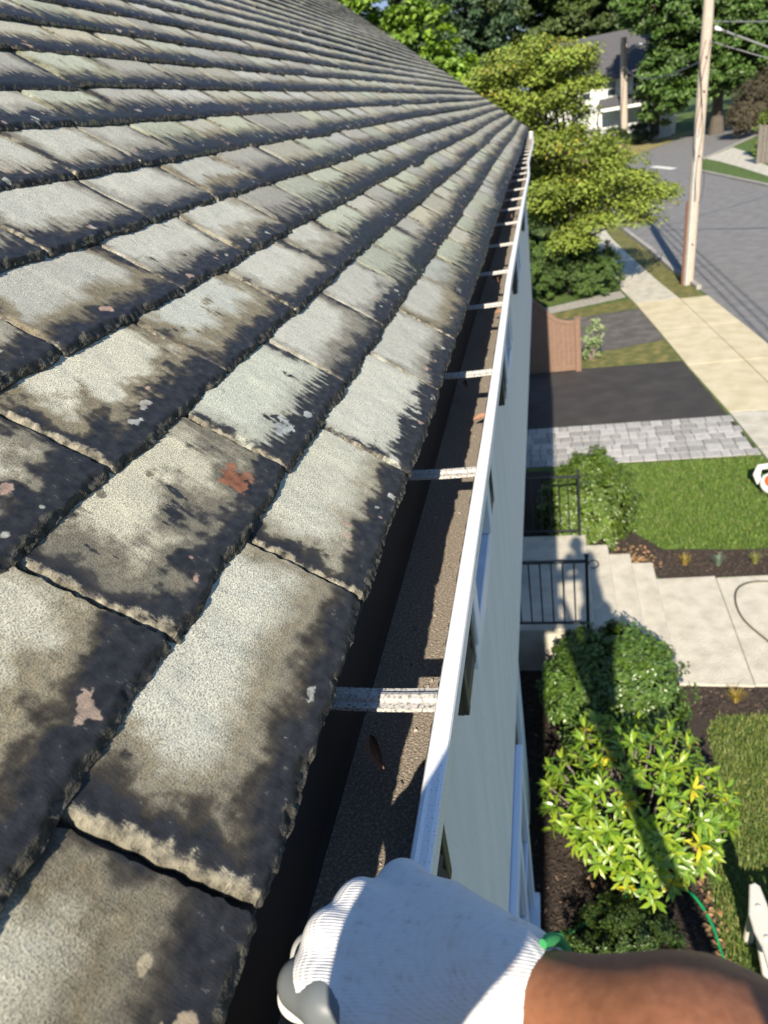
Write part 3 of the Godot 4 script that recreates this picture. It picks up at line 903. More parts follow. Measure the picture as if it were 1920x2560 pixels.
func build_gutter() -> void:
	var g := Node3D.new()
	g.name = "gutter"
	house.add_child(g)
	var st := []
	var z := Z_NEAR
	while z > Z_END + 0.15:
		st.append(Transform3D(Basis(), Vector3(gx(z), lerp_line(rise, z), z)))
		z -= 0.3
	st.append(Transform3D(Basis(), Vector3(gx(Z_END + 0.1), lerp_line(rise, Z_END), Z_END + 0.1)))
	var speck := mat(Color.WHITE, 0.38)
	speck.uv1_triplanar = true
	speck.uv1_world_triplanar = true
	speck.uv1_scale = Vector3.ONE / 0.35
	speck.albedo_texture = ntex(41, 0.11, [[0.0, lin(0.06, 0.06, 0.055)], [0.17, lin(0.10, 0.10, 0.09)], [0.21, lin(0.72, 0.74, 0.76)], [0.6, lin(0.80, 0.82, 0.84)], [1.0, lin(0.76, 0.78, 0.79)]], 1024, 4)
	var face := MB.new()
	face.sweep([Vector2(-0.1505, 5.166), Vector2(-0.1515, 5.194), Vector2(-0.149, 5.1995), Vector2(-0.145, 5.201), Vector2(-0.141, 5.1992), Vector2(-0.133, 5.1996), Vector2(-0.1295, 5.1985), Vector2(-0.128, 5.195), Vector2(-0.128, 5.172), Vector2(-0.131, 5.158), Vector2(-0.139, 5.144), Vector2(-0.150, 5.128), Vector2(-0.160, 5.108), Vector2(-0.166, 5.085), Vector2(-0.172, 5.045), Vector2(-0.182, 5.033), Vector2(-0.299, 5.033)], st)
	mi("gutter_front", face.mesh(), speck, g)
	var grit := mat(Color.WHITE, 0.95)
	grit.uv1_triplanar = true
	grit.uv1_world_triplanar = true
	grit.uv1_scale = Vector3.ONE / 0.30
	grit.albedo_texture = ntex(42, 0.05, [[0.0, lin(0.14, 0.118, 0.094)], [0.42, lin(0.195, 0.165, 0.130)], [0.58, lin(0.235, 0.200, 0.158)], [0.74, lin(0.32, 0.28, 0.23)], [1.0, lin(0.52, 0.48, 0.42)]], 1024, 6)
	grit.normal_enabled = true
	grit.normal_texture = ntex(43, 0.12, [], 512, 4, FastNoiseLite.TYPE_SIMPLEX_SMOOTH, 2.5)
	var trough := MB.new()
	trough.sweep([Vector2(-0.292, 5.044), Vector2(-0.190, 5.040), Vector2(-0.180, 5.047), Vector2(-0.173, 5.080), Vector2(-0.166, 5.112), Vector2(-0.157, 5.131)], st)
	mi("gutter_trough", trough.mesh(), grit, g)
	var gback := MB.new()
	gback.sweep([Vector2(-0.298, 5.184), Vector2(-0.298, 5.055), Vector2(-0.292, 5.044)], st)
	mi("gutter_back", gback.mesh(), M.deck, g)  # near-black colour paints in the deep shade below the slate edge
	# mossy crust clinging to the inside of the lip
	var moss := mat(Color.WHITE, 0.95)
	moss.uv1_triplanar = true
	moss.uv1_world_triplanar = true
	moss.uv1_scale = Vector3.ONE / 0.2
	moss.albedo_texture = ntex(44, 0.04, [[0.0, lin(0.075, 0.066, 0.034)], [0.5, lin(0.135, 0.118, 0.068)], [1.0, lin(0.32, 0.29, 0.20)]], 512, 5)
	moss.normal_enabled = true
	moss.normal_texture = ntex(45, 0.06, [], 512, 4, FastNoiseLite.TYPE_SIMPLEX_SMOOTH, 12.0)
	var fn := FastNoiseLite.new()
	fn.seed = 8
	fn.frequency = 1.0
	fn.fractal_octaves = 4
	var crust := MB.new()
	var rows := 6
	var zz := Z_NEAR - 0.03
	var steps := 0
	while zz > -9.0:
		for j in rows + 1:
			var f := float(j) / rows
			var base := Vector2(-0.1520 - 0.0105 * (1.0 - f) - 0.002 * sin(f * PI), 5.118 + 0.066 * f)
			var bump := (0.0032 + 0.004 * fn.get_noise_2d(zz * 40.0, f * 4.0)) * sin(f * PI) - 0.0006
			crust.v.append(Vector3(gx(zz) + base.x - bump, base.y + bump * 0.4 + lerp_line(rise, zz), zz))
			crust.n.append(Vector3.UP)
			crust.uv.append(Vector2(f, zz))
		steps += 1
		zz -= 0.012 if zz > -2.0 else 0.05
	for i in steps - 1:
		for j in rows:
			var a := i * (rows + 1) + j
			crust.ix.append_array([a, a + rows + 1, a + 1, a + 1, a + rows + 1, a + rows + 2])
	var acc := PackedVector3Array()
	acc.resize(crust.v.size())
	for k in range(0, crust.ix.size(), 3):
		var nn := (crust.v[crust.ix[k + 2]] - crust.v[crust.ix[k]]).cross(crust.v[crust.ix[k + 1]] - crust.v[crust.ix[k]])
		for e in 3: acc[crust.ix[k + e]] += nn
	for k in acc.size(): crust.n[k] = acc[k].normalized()
	mi("moss_crust", crust.mesh(), moss, g)
	for e in [Z_NEAR, Z_END + 0.1]:
		var cap := MB.new()
		var pr := [Vector2(-0.2985, 5.19), Vector2(-0.1295, 5.198), Vector2(-0.131, 5.16), Vector2(-0.162, 5.10), Vector2(-0.176, 5.034), Vector2(-0.2985, 5.034)]
		for i in range(1, 5):
			cap.tri(Vector3(pr[0].x + gx(e), pr[0].y + lerp_line(rise, e), e), Vector3(pr[i].x + gx(e), pr[i].y + lerp_line(rise, e), e), Vector3(pr[i + 1].x + gx(e), pr[i + 1].y + lerp_line(rise, e), e))
		mi("end_cap", cap.mesh(), speck, g)
	# hangers
	var hm := mat(Color.WHITE, 0.7)
	hm.uv1_triplanar = true
	hm.uv1_world_triplanar = true
	hm.uv1_scale = Vector3.ONE / 0.16
	hm.albedo_texture = ntex(46, 0.045, [[0.0, lin(0.07, 0.068, 0.062)], [0.24, lin(0.13, 0.125, 0.115)], [0.34, lin(0.36, 0.345, 0.32)], [0.6, lin(0.48, 0.465, 0.435)], [1.0, lin(0.58, 0.565, 0.535)]], 512, 5)
	var zs := [0.03, -0.63, -1.25, -1.84, -2.57, -3.12, -3.78, -4.48, -5.1, -5.62, -6.24, -6.94, -7.51, -8.07, -8.72, -9.29, -9.94]
	while zs[-1] > Z_END + 0.8: zs.append(zs[-1] - 0.61 + rv(-0.05, 0.05))
	for hz in zs:
		var b := MB.new()
		var prof := [Vector2(-0.018, -0.005), Vector2(-0.0175, 0.0), Vector2(-0.0075, 0.0005), Vector2(-0.0055, 0.005), Vector2(0.0, 0.0066), Vector2(0.0055, 0.005), Vector2(0.0075, 0.0005), Vector2(0.0175, 0.0), Vector2(0.018, -0.005)]
		var sts := []
		for k in 5:
			var x := lerpf(-0.297, -0.1525, k / 4.0)
			sts.append(Transform3D(Basis(Vector3(0, 0, 1), Vector3.UP, Vector3(-1, 0, 0)), Vector3(x + gx(hz), 5.186 + lerp_line(rise, hz) - 0.002 * sin(k / 4.0 * PI), hz)))
		b.sweep(prof, sts)
		mi("hanger", b.mesh(), hm, g)

# ---------------------------------------------------------------- yard furniture
func build_yard() -> void:
	railing(-8.40, "black iron railing on the far side of the front landing, behind it a holly")
	railing(-6.44, "black iron railing on the near side of the front landing, above the clipped holly")
	# brown fence closing the gap beside the house
	var f := thing("fence", "brown vinyl fence with a scooped top running from the house to the driveway edge", "fence", Vector3(0, 0, -16.8))
	var top := [Vector2(1.83, -0.62), Vector2(1.81, -0.40), Vector2(1.62, -0.19), Vector2(1.39, 0.02), Vector2(1.28, 0.16), Vector2(1.21, 0.36), Vector2(1.20, 0.56)]
	for i in 11:
		var x0 := -0.60 + i * 0.1045
		var x1 := x0 + 0.0995
		var h0 := lerp_line(top, x0)
		var h1 := lerp_line(top, x1)
		var b := MB.new()
		var p := [Vector3(x0, 0.06, 0.012), Vector3(x1, 0.06, 0.012), Vector3(x1, h1 - 0.03, 0.012), Vector3(x0, h0 - 0.03, 0.012)]
		var back := Vector3(0, 0, -0.024)
		b.quad(p[3], p[2], p[1], p[0])
		b.quad(p[0] + back, p[1] + back, p[2] + back, p[3] + back)
		b.quad(p[0], p[0] + back, p[3] + back, p[3])
		b.quad(p[1] + back, p[1], p[2], p[2] + back)
		mi("board", b.mesh(), M.fence, f)
	var tr := MB.new()
	var st := []
	for i in 15:
		var x := lerpf(-0.61, 0.55, i / 14.0)
		var sl := (lerp_line(top, x + 0.03) - lerp_line(top, x - 0.03)) / 0.06
		var d := Vector3(1, sl, 0).normalized()
		st.append(Transform3D(Basis(Vector3(0, 0, 1), Vector3(-d.y, d.x, 0), Vector3(-d.x, -d.y, 0)), Vector3(x, lerp_line(top, x) - 0.03, 0)))
	tr.sweep([Vector2(-0.03, -0.04), Vector2(-0.03, 0.035), Vector2(-0.02, 0.045), Vector2(0.02, 0.045), Vector2(0.03, 0.035), Vector2(0.03, -0.04)], st, true)
	mi("top_rail", tr.mesh(), M.fence, f)
	mi("bottom_rail", bx(Vector3(-0.02, 0.09, 0), Vector3(1.14, 0.12, 0.055), 0.008), M.fence, f)
	var post := MB.new()
	post.box(Transform3D(Basis(), Vector3(0.61, 0.62, 0)), Vector3(0.125, 1.27, 0.125), 0.012)
	post.box(Transform3D(Basis(), Vector3(0.61, 1.27, 0)), Vector3(0.15, 0.03, 0.15), 0.01)
	mi("post", post.mesh(), M.fence, f)

	# hoses
	var green := mat(lin(0.01, 0.30, 0.10), 0.4)
	var hp := [Vector3(-0.45, 0.02, -3.35), Vector3(-0.1, 0.02, -3.37), Vector3(0.25, 0.02, -3.62), Vector3(0.6, 0.02, -3.86), Vector3(0.85, 0.025, -3.82), Vector3(0.95, 0.025, -3.72), Vector3(1.01, 0.025, -3.55), Vector3(1.035, 0.025, -3.35), Vector3(1.06, 0.02, -2.9), Vector3(1.0, 0.02, -2.2)]
	tag(hose(hp, 0.0125, green), "bright green garden hose curving round the boxwood to the lawn edge", "hose")
	var dark := mat(lin(0.085, 0.085, 0.06), 0.5)
	var h2 := [Vector3(3.2, 0.042, -7.95), Vector3(2.85, 0.042, -8.04), Vector3(2.53, 0.042, -8.06), Vector3(2.33, 0.042, -8.05), Vector3(2.18, 0.042, -7.96), Vector3(2.09, 0.042, -7.80), Vector3(2.05, 0.042, -7.55), Vector3(2.07, 0.042, -7.3), Vector3(2.14, 0.042, -7.1), Vector3(2.26, 0.042, -6.85), Vector3(2.45, 0.042, -6.5), Vector3(2.7, 0.042, -6.22), Vector3(3.1, 0.03, -5.95)]
	tag(hose(h2, 0.011, dark), "thin dark hose making a loop on the pale front walk", "hose")

	# garden blower lying on the lawn
	var wh := mat(lin(0.74, 0.73, 0.70), 0.35)
	var og := mat(lin(0.70, 0.11, 0.02), 0.4)
	var dk := mat(lin(0.02, 0.022, 0.024), 0.5)
	var t := thing("leaf_blower", "white and orange garden blower lying on the front lawn", "garden tool", Vector3(3.17, 0.0, -10.42))
	var hs := MB.new()
	lathe(hs, Transform3D(Basis(Vector3(0, 0, 1), 0.25) * Basis(Vector3.RIGHT, 0.55), Vector3(0, 0.16, 0)), [Vector2(0.0, -0.10), Vector2(0.12, -0.09), Vector2(0.175, -0.05), Vector2(0.185, 0.02), Vector2(0.165, 0.06), Vector2(0.10, 0.085), Vector2(0.0, 0.09)], 24)
	mi("housing", hs.mesh(), wh, t)
	var cp := MB.new()
	lathe(cp, Transform3D(Basis(Vector3(0, 0, 1), 0.25) * Basis(Vector3.RIGHT, 0.55), Vector3(0, 0.16, 0)), [Vector2(0.12, 0.07), Vector2(0.115, 0.098), Vector2(0.075, 0.112), Vector2(0.03, 0.108), Vector2(0.0, 0.10)], 20)
	mi("cap", cp.mesh(), og, t)
	var hd := MB.new()
	hd.tube([Vector3(-0.16, 0.10, -0.12), Vector3(-0.19, 0.22, -0.20), Vector3(-0.14, 0.31, -0.27), Vector3(0.0, 0.33, -0.27), Vector3(0.16, 0.27, -0.24)], [0.035, 0.055, 0.05, 0.042, 0.03], 12)
	mi("handle", hd.mesh(), wh, t)
	var tb := MB.new()
	tb.tube([Vector3(0.10, 0.09, -0.16), Vector3(0.45, 0.07, -0.2), Vector3(0.8, 0.06, -0.2)], [0.06, 0.05, 0.045], 14)
	mi("nozzle", tb.mesh(), dk, t)
	mi("trigger", bx(Vector3(0.05, 0.27, -0.26), Vector3(0.10, 0.05, 0.03), 0.01), og, t)

	build_chair()

func hose(pts: Array, r: float, m: Material) -> MeshInstance3D:
	var c := Curve3D.new()
	for i in pts.size():
		var tg: Vector3 = (pts[mini(i + 1, pts.size() - 1)] - pts[maxi(i - 1, 0)]) / 6.0
		c.add_point(pts[i], -tg, tg)
	var bp := c.tessellate(4, 3)
	var pp := []
	var rr := []
	for p in bp:
		pp.append(p); rr.append(r)
	var b := MB.new()
	b.tube(pp, rr, 8)
	return mi("garden_hose", b.mesh(), m)

func lathe(b: MB, t: Transform3D, prof: Array, n: int) -> void:
	var k0 := b.v.size()
	for i in prof.size():
		var d: Vector2 = (prof[mini(i + 1, prof.size() - 1)] - prof[maxi(i - 1, 0)]).normalized()
		for s in n + 1:
			var a := TAU * s / n
			b.v.append(t * Vector3(prof[i].x * cos(a), prof[i].y, prof[i].x * sin(a)))
			b.n.append((t.basis * Vector3(d.y * cos(a), -d.x, d.y * sin(a))).normalized())
			b.uv.append(Vector2(float(s) / n, i))
	for i in prof.size() - 1:
		for s in n:
			var a := k0 + i * (n + 1) + s
			b.ix.append_array([a, a + 1, a + n + 1, a + 1, a + n + 2, a + n + 1])

func build_chair() -> void:
	var m := mat(lin(0.62, 0.60, 0.54), 0.45)
	var t := thing("garden_chair", "white plastic slatted garden chair on the lawn beside the shrub bed", "chair", Vector3(1.52, 0, -3.2))
	for sx in [-1.0, 1.0]:
		# armrest: a broad board, pointed at the front
		var b := MB.new()
		var arm := PackedVector2Array([Vector2(-0.05, 0.36), Vector2(-0.055, 0.10), Vector2(-0.065, -0.20), Vector2(-0.05, -0.335), Vector2(-0.02, -0.36), Vector2(0.02, -0.34), Vector2(0.075, -0.12), Vector2(0.07, 0.0), Vector2(0.045, 0.10), Vector2(0.04, 0.36)])
		var q := PackedVector2Array()
		for p in arm: q.append(Vector2(p.x * -sx * -1.0 if sx < 0 else -p.x, p.y))
		b.slab(q, 0, 0.028, 0.008)
		var a := mi("armrest", b.mesh(), m, t)
		a.position = Vector3(sx * 0.27, 0.545, 0)
		for z in [-0.17, 0.05]:
			var k := MB.new()
			lathe(k, Transform3D(Basis(), Vector3(sx * 0.0, 0.024, z)), [Vector2(0.022, 0.0), Vector2(0.020, 0.008), Vector2(0.010, 0.011), Vector2(0.0, 0.008)], 12)
			mi("knob", k.mesh(), m, a)
		var fl := MB.new()
		fl.tube([Vector3(sx * 0.27, 0.0, -0.27), Vector3(sx * 0.27, 0.3, -0.25), Vector3(sx * 0.27, 0.545, -0.22)], [0.04, 0.036, 0.034], 8)
		mi("leg", fl.mesh(), m, t)
		var rl := MB.new()
		rl.tube([Vector3(sx * 0.25, 0.0, 0.45), Vector3(sx * 0.25, 0.18, 0.24), Vector3(sx * 0.25, 0.36, -0.22)], [0.035, 0.038, 0.035], 8)
		mi("leg", rl.mesh(), m, t)
	for i in 6:
		var z := -0.27 + i * 0.085
		mi("seat_slat", bx(Vector3(0, 0.375 - i * 0.022, z), Vector3(0.48, 0.02, 0.07), 0.006, Basis(Vector3.RIGHT, -0.25)), m, t)
	for i in 5:
		var x := (i - 2) * 0.098
		var h := 0.74 - absf(i - 2) * 0.05
		mi("back_slat", bx(Vector3(x, 0.24 + h / 2 * 0.92, 0.20 + h / 2 * 0.40), Vector3(0.085, h, 0.02), 0.008, Basis(Vector3.RIGHT, 0.41)), m, t)
	mi("back_rail", bx(Vector3(0, 0.58, 0.335), Vector3(0.56, 0.06, 0.03), 0.008, Basis(Vector3.RIGHT, 0.41)), m, t)

# ---------------------------------------------------------------- street furniture and far house
func build_street() -> void:
	var p := thing("utility_pole", "tall weathered wooden utility pole on the verge with conduits strapped to it", "utility pole", Vector3(4.21, 0, -24.0))
	var b := MB.new()
	b.tube([Vector3(0, -0.2, 0), Vector3(0.07, 2.5, 0), Vector3(0.14, 5, 0), Vector3(0.21, 7.4, 0), Vector3(0.28, 10.2, 0)], [0.150, 0.146, 0.142, 0.138, 0.125], 18)
	mi("shaft", b.mesh(), M.wood_pole, p)
	var rust := noisy(71, [[0.0, lin(0.10, 0.05, 0.035)], [1.0, lin(0.20, 0.10, 0.07)]], 0.5, 0.7)
	var grey := noisy(72, [[0.0, lin(0.34, 0.37, 0.38)], [1.0, lin(0.50, 0.52, 0.52)]], 0.6, 0.6)
	var c := MB.new()
	c.tube([Vector3(-0.175, 0, 0.03), Vector3(-0.115, 2.35, 0.03), Vector3(-0.112, 2.42, 0.03)], [0.04, 0.04, 0.03], 10)
	mi("conduit", c.mesh(), rust, p)
	var c2 := MB.new()
	c2.tube([Vector3(-0.075, 0, 0.13), Vector3(-0.005, 2.4, 0.13), Vector3(0.05, 4.3, 0.125)], [0.034, 0.034, 0.034], 10)
	mi("conduit", c2.mesh(), grey, p)
	var iron := mat(lin(0.03, 0.03, 0.035), 0.6)
	for k in 3:
		var pts := []
		var rr := []
		for i in 22:
			var y := 2.4 + i * 0.19
			pts.append(Vector3(-0.1 + y * 0.028 + 0.05 * k + 0.06 * sin(i * 0.55 + k * 1.3) * (0.4 + i / 22.0), y, 0.135 + 0.012 * k)); rr.append(0.009)
		var w := MB.new()
		w.tube(pts, rr, 5)
		mi("cable", w.mesh(), iron, p)
	var lp := []
	var lr := []
	for i in 16:
		var a := i / 15.0 * PI
		lp.append(Vector3(0.17 + 0.12 * sin(a), 2.95 + 0.62 * cos(a), 0.1)); lr.append(0.008)
	var lo := MB.new()
	lo.tube(lp, lr, 5)
	mi("cable", lo.mesh(), iron, p)
	for y in [1.2, 3.6, 5.2, 6.0]:
		var bn := MB.new()
		var x: float = 0.028 * y
		bn.box(Transform3D(Basis(), Vector3(x + 0.02, y, 0.145)), Vector3(0.05, 0.06, 0.03), 0.008)
		mi("bracket", bn.mesh(), iron, p)
	var q := thing("utility_pole", "more distant thinner wooden utility pole carrying a street lamp, before the white house", "utility pole", Vector3(8.15, 0, -84.6))
	var b2 := MB.new()
	b2.tube([Vector3(0, -0.2, 0), Vector3(-0.05, 5, 0), Vector3(-0.1, 9.4, 0)], [0.36, 0.33, 0.30], 14)
	mi("shaft", b2.mesh(), M.wood_pole, q)
	var ar := MB.new()
	ar.tube([Vector3(-0.05, 7.9, 0), Vector3(0.6, 8.35, 0.1), Vector3(1.3, 8.5, 0.2)], [0.05, 0.05, 0.05], 8)
	mi("lamp_arm", ar.mesh(), grey, q)
	var hd := MB.new()
	hd.tube([Vector3(1.05, 8.46, 0.2), Vector3(1.25, 8.5, 0.2), Vector3(1.9, 8.42, 0.25), Vector3(2.1, 8.38, 0.25)], [0.08, 0.17, 0.2, 0.06], 12)
	mi("lamp_head", hd.mesh(), mat(lin(0.75, 0.77, 0.80), 0.4), q)

	# overhead wires
	for ln in [[5.15, 9.3, "outermost line of the three running along the street from the near pole"], [4.90, 9.0, "middle line of the three running along the street from the near pole"], [4.65, 8.2, "innermost and lowest line of the three running along the street from the near pole"]]:
		wire(Vector3(ln[0] - 0.15, ln[1], -24), Vector3(ln[0] + 0.4, ln[1] - 0.3, 18), 0.5, 0.022, ln[2], "line")
	wire(Vector3(4.42, 6.81, -24), Vector3(14.0, 6.2, -33.5), 0.12, 0.022, "thin upper overhead wire running right from the near pole", "wire")
	wire(Vector3(4.55, 6.66, -23.95), Vector3(11.0, 3.6, -24.0), 0.05, 0.030, "thick service cable sloping down to the right from the near pole", "cable")
	wire(Vector3(4.42, 6.38, -23.95), Vector3(11.0, 3.7, -24.2), 0.05, 0.016, "thin lowest cable sloping down to the right from the near pole", "cable")
	wire(Vector3(4.36, 5.96, -24), Vector3(8.15, 6.95, -84.4), 0.7, 0.028, "pale cable strung between the near and the distant pole", "cable")
	var cl := thing("cable_clamp", "small white clamp at the pole end of the thick cable", "clamp", Vector3(4.62, 6.62, -23.95))
	var cb := MB.new()
	cb.tube([Vector3(-0.06, 0.03, 0), Vector3(0.0, 0.0, 0), Vector3(0.12, -0.055, 0)], [0.03, 0.055, 0.03], 8)
	mi("clamp_body", cb.mesh(), mat(lin(0.7, 0.72, 0.75), 0.5), cl)

	# the house at the bend
	var h := thing("far_house", "white house with a dark grey roof half hidden behind trees at the bend", "house", Vector3(0, 0, -88))
	var white := noisy(73, [[0.0, lin(0.60, 0.63, 0.62)], [1.0, lin(0.78, 0.80, 0.79)]], 3.0, 0.8)
	var slate := noisy(74, [[0.0, lin(0.045, 0.045, 0.05)], [1.0, lin(0.12, 0.12, 0.13)]], 1.2, 0.9)
	mi("wall", bx(Vector3(6.0, 3.2, -4.5), Vector3(10.5, 6.6, 9.0), 0.02), white, h)
	var r := MB.new()
	r.quad(Vector3(0.2, 6.25, 0.5), Vector3(11.6, 6.25, 0.5), Vector3(11.6, 10.4, -4.5), Vector3(0.2, 10.4, -4.5))
	r.quad(Vector3(0.2, 6.25, -9.6), Vector3(0.2, 10.4, -4.5), Vector3(11.6, 10.4, -4.5), Vector3(11.6, 6.25, -9.6))
	r.quad(Vector3(0.2, 6.10, 0.5), Vector3(11.6, 6.10, 0.5), Vector3(11.6, 6.25, 0.5), Vector3(0.2, 6.25, 0.5))
	r.tri(Vector3(11.3, 6.25, 0.3), Vector3(11.3, 6.25, -9.4), Vector3(11.3, 10.3, -4.5))
	r.tri(Vector3(0.7, 6.25, 0.3), Vector3(0.7, 10.3, -4.5), Vector3(0.7, 6.25, -9.4))
	mi("roof", r.mesh(), slate, h)
	for wx in [2.2, 4.7, 7.2, 9.7]:
		var w := mi("window", bx(Vector3(wx, 5.3, 0.03), Vector3(1.0, 1.5, 0.1), 0.02), white, h)
		for k in 2:
			mi("pane", bx(Vector3(wx, 4.95 + k * 0.68, 0.085), Vector3(0.78, 0.6, 0.02), 0.004), M.glass, w)
	var pr := MB.new()
	pr.quad(Vector3(5.6, 3.7, 2.4), Vector3(13.4, 3.7, 2.4), Vector3(13.0, 4.5, 0.05), Vector3(6.0, 4.5, 0.05))
	mi("porch_roof", pr.mesh(), slate, h)
	mi("beam", bx(Vector3(9.5, 3.5, 2.2), Vector3(7.6, 0.34, 0.2), 0.02), white, h)
	for px in [5.9, 8.2, 10.6, 13.0]:
		mi("porch_post", bx(Vector3(px, 1.85, 2.2), Vector3(0.34, 3.0, 0.34), 0.03), white, h)
	mi("wall", bx(Vector3(12.2, 2.1, -2.5), Vector3(1.9, 4.2, 5.0), 0.02), white, h)
	mi("door", bx(Vector3(11.4, 1.5, 0.06), Vector3(1.1, 2.3, 0.08), 0.02), M.shutter, h)
	# grey board fence on the far right corner
	var f := thing("board_fence", "weathered grey brown board fence at the right edge of the corner lawn", "fence", Vector3(12.96, 0, -52.6))
	var fm := noisy(75, [[0.0, lin(0.11, 0.095, 0.085)], [1.0, lin(0.21, 0.19, 0.175)]], 0.8, 0.9, 3.0)
	for i in 26:
		mi("board", bx(Vector3(0.1 + i * 0.205, 1.05, i * 0.06 + rv(-0.008, 0.008)), Vector3(0.195, 2.12 + rv(-0.02, 0.02), 0.025), 0.006), fm, f)
	mi("post", bx(Vector3(-0.02, 1.08, 0.05), Vector3(0.14, 2.2, 0.14), 0.01), fm, f)

func wire(a: Vector3, b: Vector3, drop: float, r: float, label: String, cat: String) -> void:
	var pts := []
	var rr := []
	for i in 25:
		var t := i / 24.0
		pts.append(a.lerp(b, t) - Vector3(0, drop * 4.0 * t * (1 - t), 0)); rr.append(r)
	var m := MB.new()
	m.tube(pts, rr, 6)
	if not M.has("wire"): M.wire = mat(lin(0.16, 0.17, 0.17), 0.5)
	var o := mi("overhead_" + cat, m.mesh(), M.wire)
	tag(o, label, cat)

# ---------------------------------------------------------------- leaves and trees
func leaf_mesh(l: float, w: float, fold := 0.25, bend := 0.2) -> ArrayMesh:
	var m := MB.new()
	var pr := [[0.0, 0.03, 0.0], [0.3, 0.85, 0.12], [0.6, 1.0, 0.05], [1.0, 0.02, -0.3]]
	for i in 3:
		for s in [-1.0, 1.0]:
			var p := []
			for j in [i, i + 1]:
				var q: Array = pr[j]
				p.append(Vector3(0, q[2] * bend * l, q[0] * l))
				p.append(Vector3(s * q[1] * w * 0.5, q[2] * bend * l + fold * q[1] * w * 0.5, q[0] * l))
			m.quad(p[0], p[1], p[3], p[2])
	return m.mesh()

func diamond(l: float, w: float) -> ArrayMesh:
	var m := MB.new()
	var a := Vector3(0, 0, -l / 2)
	var b := Vector3(w / 2, w * 0.16, 0)
	var c := Vector3(0, -0.08 * l, l / 2)
	var d := Vector3(-w / 2, w * 0.16, 0)
	m.tri(a, b, c)
	m.tri(a, c, d)
	return m.mesh()

func leaf_mat(rough := 0.6, back := Color(0.05, 0.08, 0.01), spec := 0.5) -> StandardMaterial3D:
	var m := mat(Color.WHITE, rough)
	m.vertex_color_use_as_albedo = true
	m.backlight_enabled = true
	m.backlight = back
	m.metallic_specular = spec
	return m

func lc(a: Color, b: Color, spread := 0.2) -> Color:
	var c := a.lerp(b, rng.randf())
	var k := rv(1.0 - spread, 1.0 + spread)
	return Color(c.r * k, c.g * k, c.b * k)

# clumped foliage: every blob (centre, radii) carries clumps over its surface, every clump its leaves
func foliage(blobs: Array, clumps: int, per: int, csize: float, flat: float, ca: Color, cb: Color, out: Array, cols: Array, lean := 0.6) -> void:
	var tot := 0.0
	for b in blobs: tot += pow(b[1].x * b[1].z, 1.0)
	for b in blobs:
		var n := maxi(3, int(clumps * b[1].x * b[1].z / tot))
		for k in n:
			var d := rdir()
			if d.y < -0.5 and rng.randf() < 0.6: d.y = -d.y
			var r := rv(0.72, 1.03) if rng.randf() < 0.8 else rv(0.3, 0.7)
			var c: Vector3 = b[0] + d * b[1] * r
			var tone := rv(0.75, 1.25)
			var s := csize * rv(0.6, 1.35)
			for i in per:
				var o := rdir() * s * pow(rng.randf(), 0.45)
				o.y *= flat
				var nn := (d * lean + Vector3.UP * 0.55 + rdir() * 0.7).normalized()
				out.append(Transform3D(facing(nn, rv(0, TAU)).scaled(Vector3.ONE * rv(0.7, 1.3)), c + o))
				var col := lc(ca, cb)
				cols.append(Color(col.r * tone, col.g * tone, col.b * tone))

func tree(called: String, label: String, at: Vector3, h: float, blobs: Array, clumps: int, per: int, csize: float, leaf: Mesh, lm: Material, ca: Color, cb: Color, trunk_r: float, flat := 0.6, group := "") -> Node3D:
	var t := thing(called, label, "tree", at, group)
	var tb := MB.new()
	var pts := []
	var rr := []
	var lean := Vector3(rv(-0.4, 0.4), 0, rv(-0.4, 0.4))
	for i in 7:
		var f := i / 6.0
		pts.append(Vector3(lean.x * f * f, h * 0.75 * f - 0.1, lean.z * f * f) + Vector3(rv(-1, 1), 0, rv(-1, 1)) * trunk_r * 0.3 * f)
		rr.append(trunk_r * (1.35 if i == 0 else 1.0 - 0.72 * f))
	tb.tube(pts, rr, 12)
	mi("trunk", tb.mesh(), M.bark, t)
	var lb := MB.new()
	for b in blobs:
		var hh: float = clampf(b[0].y * 0.55, h * 0.18, h * 0.62)
		var s: Vector3 = Vector3(lean.x * 0.3, hh, lean.z * 0.3)
		var e: Vector3 = b[0]
		var mid := s.lerp(e, 0.5) + Vector3(0, 0.25, 0)
		lb.tube([s, mid, e], [trunk_r * 0.38, trunk_r * 0.24, trunk_r * 0.06], 6, false)
		for k in 4:
			var g: Vector3 = e + rdir() * b[1] * 0.8
			lb.tube([mid.lerp(e, 0.5), e.lerp(g, 0.5) + Vector3(0, 0.1, 0), g], [trunk_r * 0.14, trunk_r * 0.08, trunk_r * 0.02], 5, false)
	mi("limbs", lb.mesh(), M.bark, t)
	var out := []
	var cols := []
	foliage(blobs, clumps, per, csize, flat, ca, cb, out, cols)
	stuff(multimesh("crown", leaf, lm, out, cols, t))
	return t

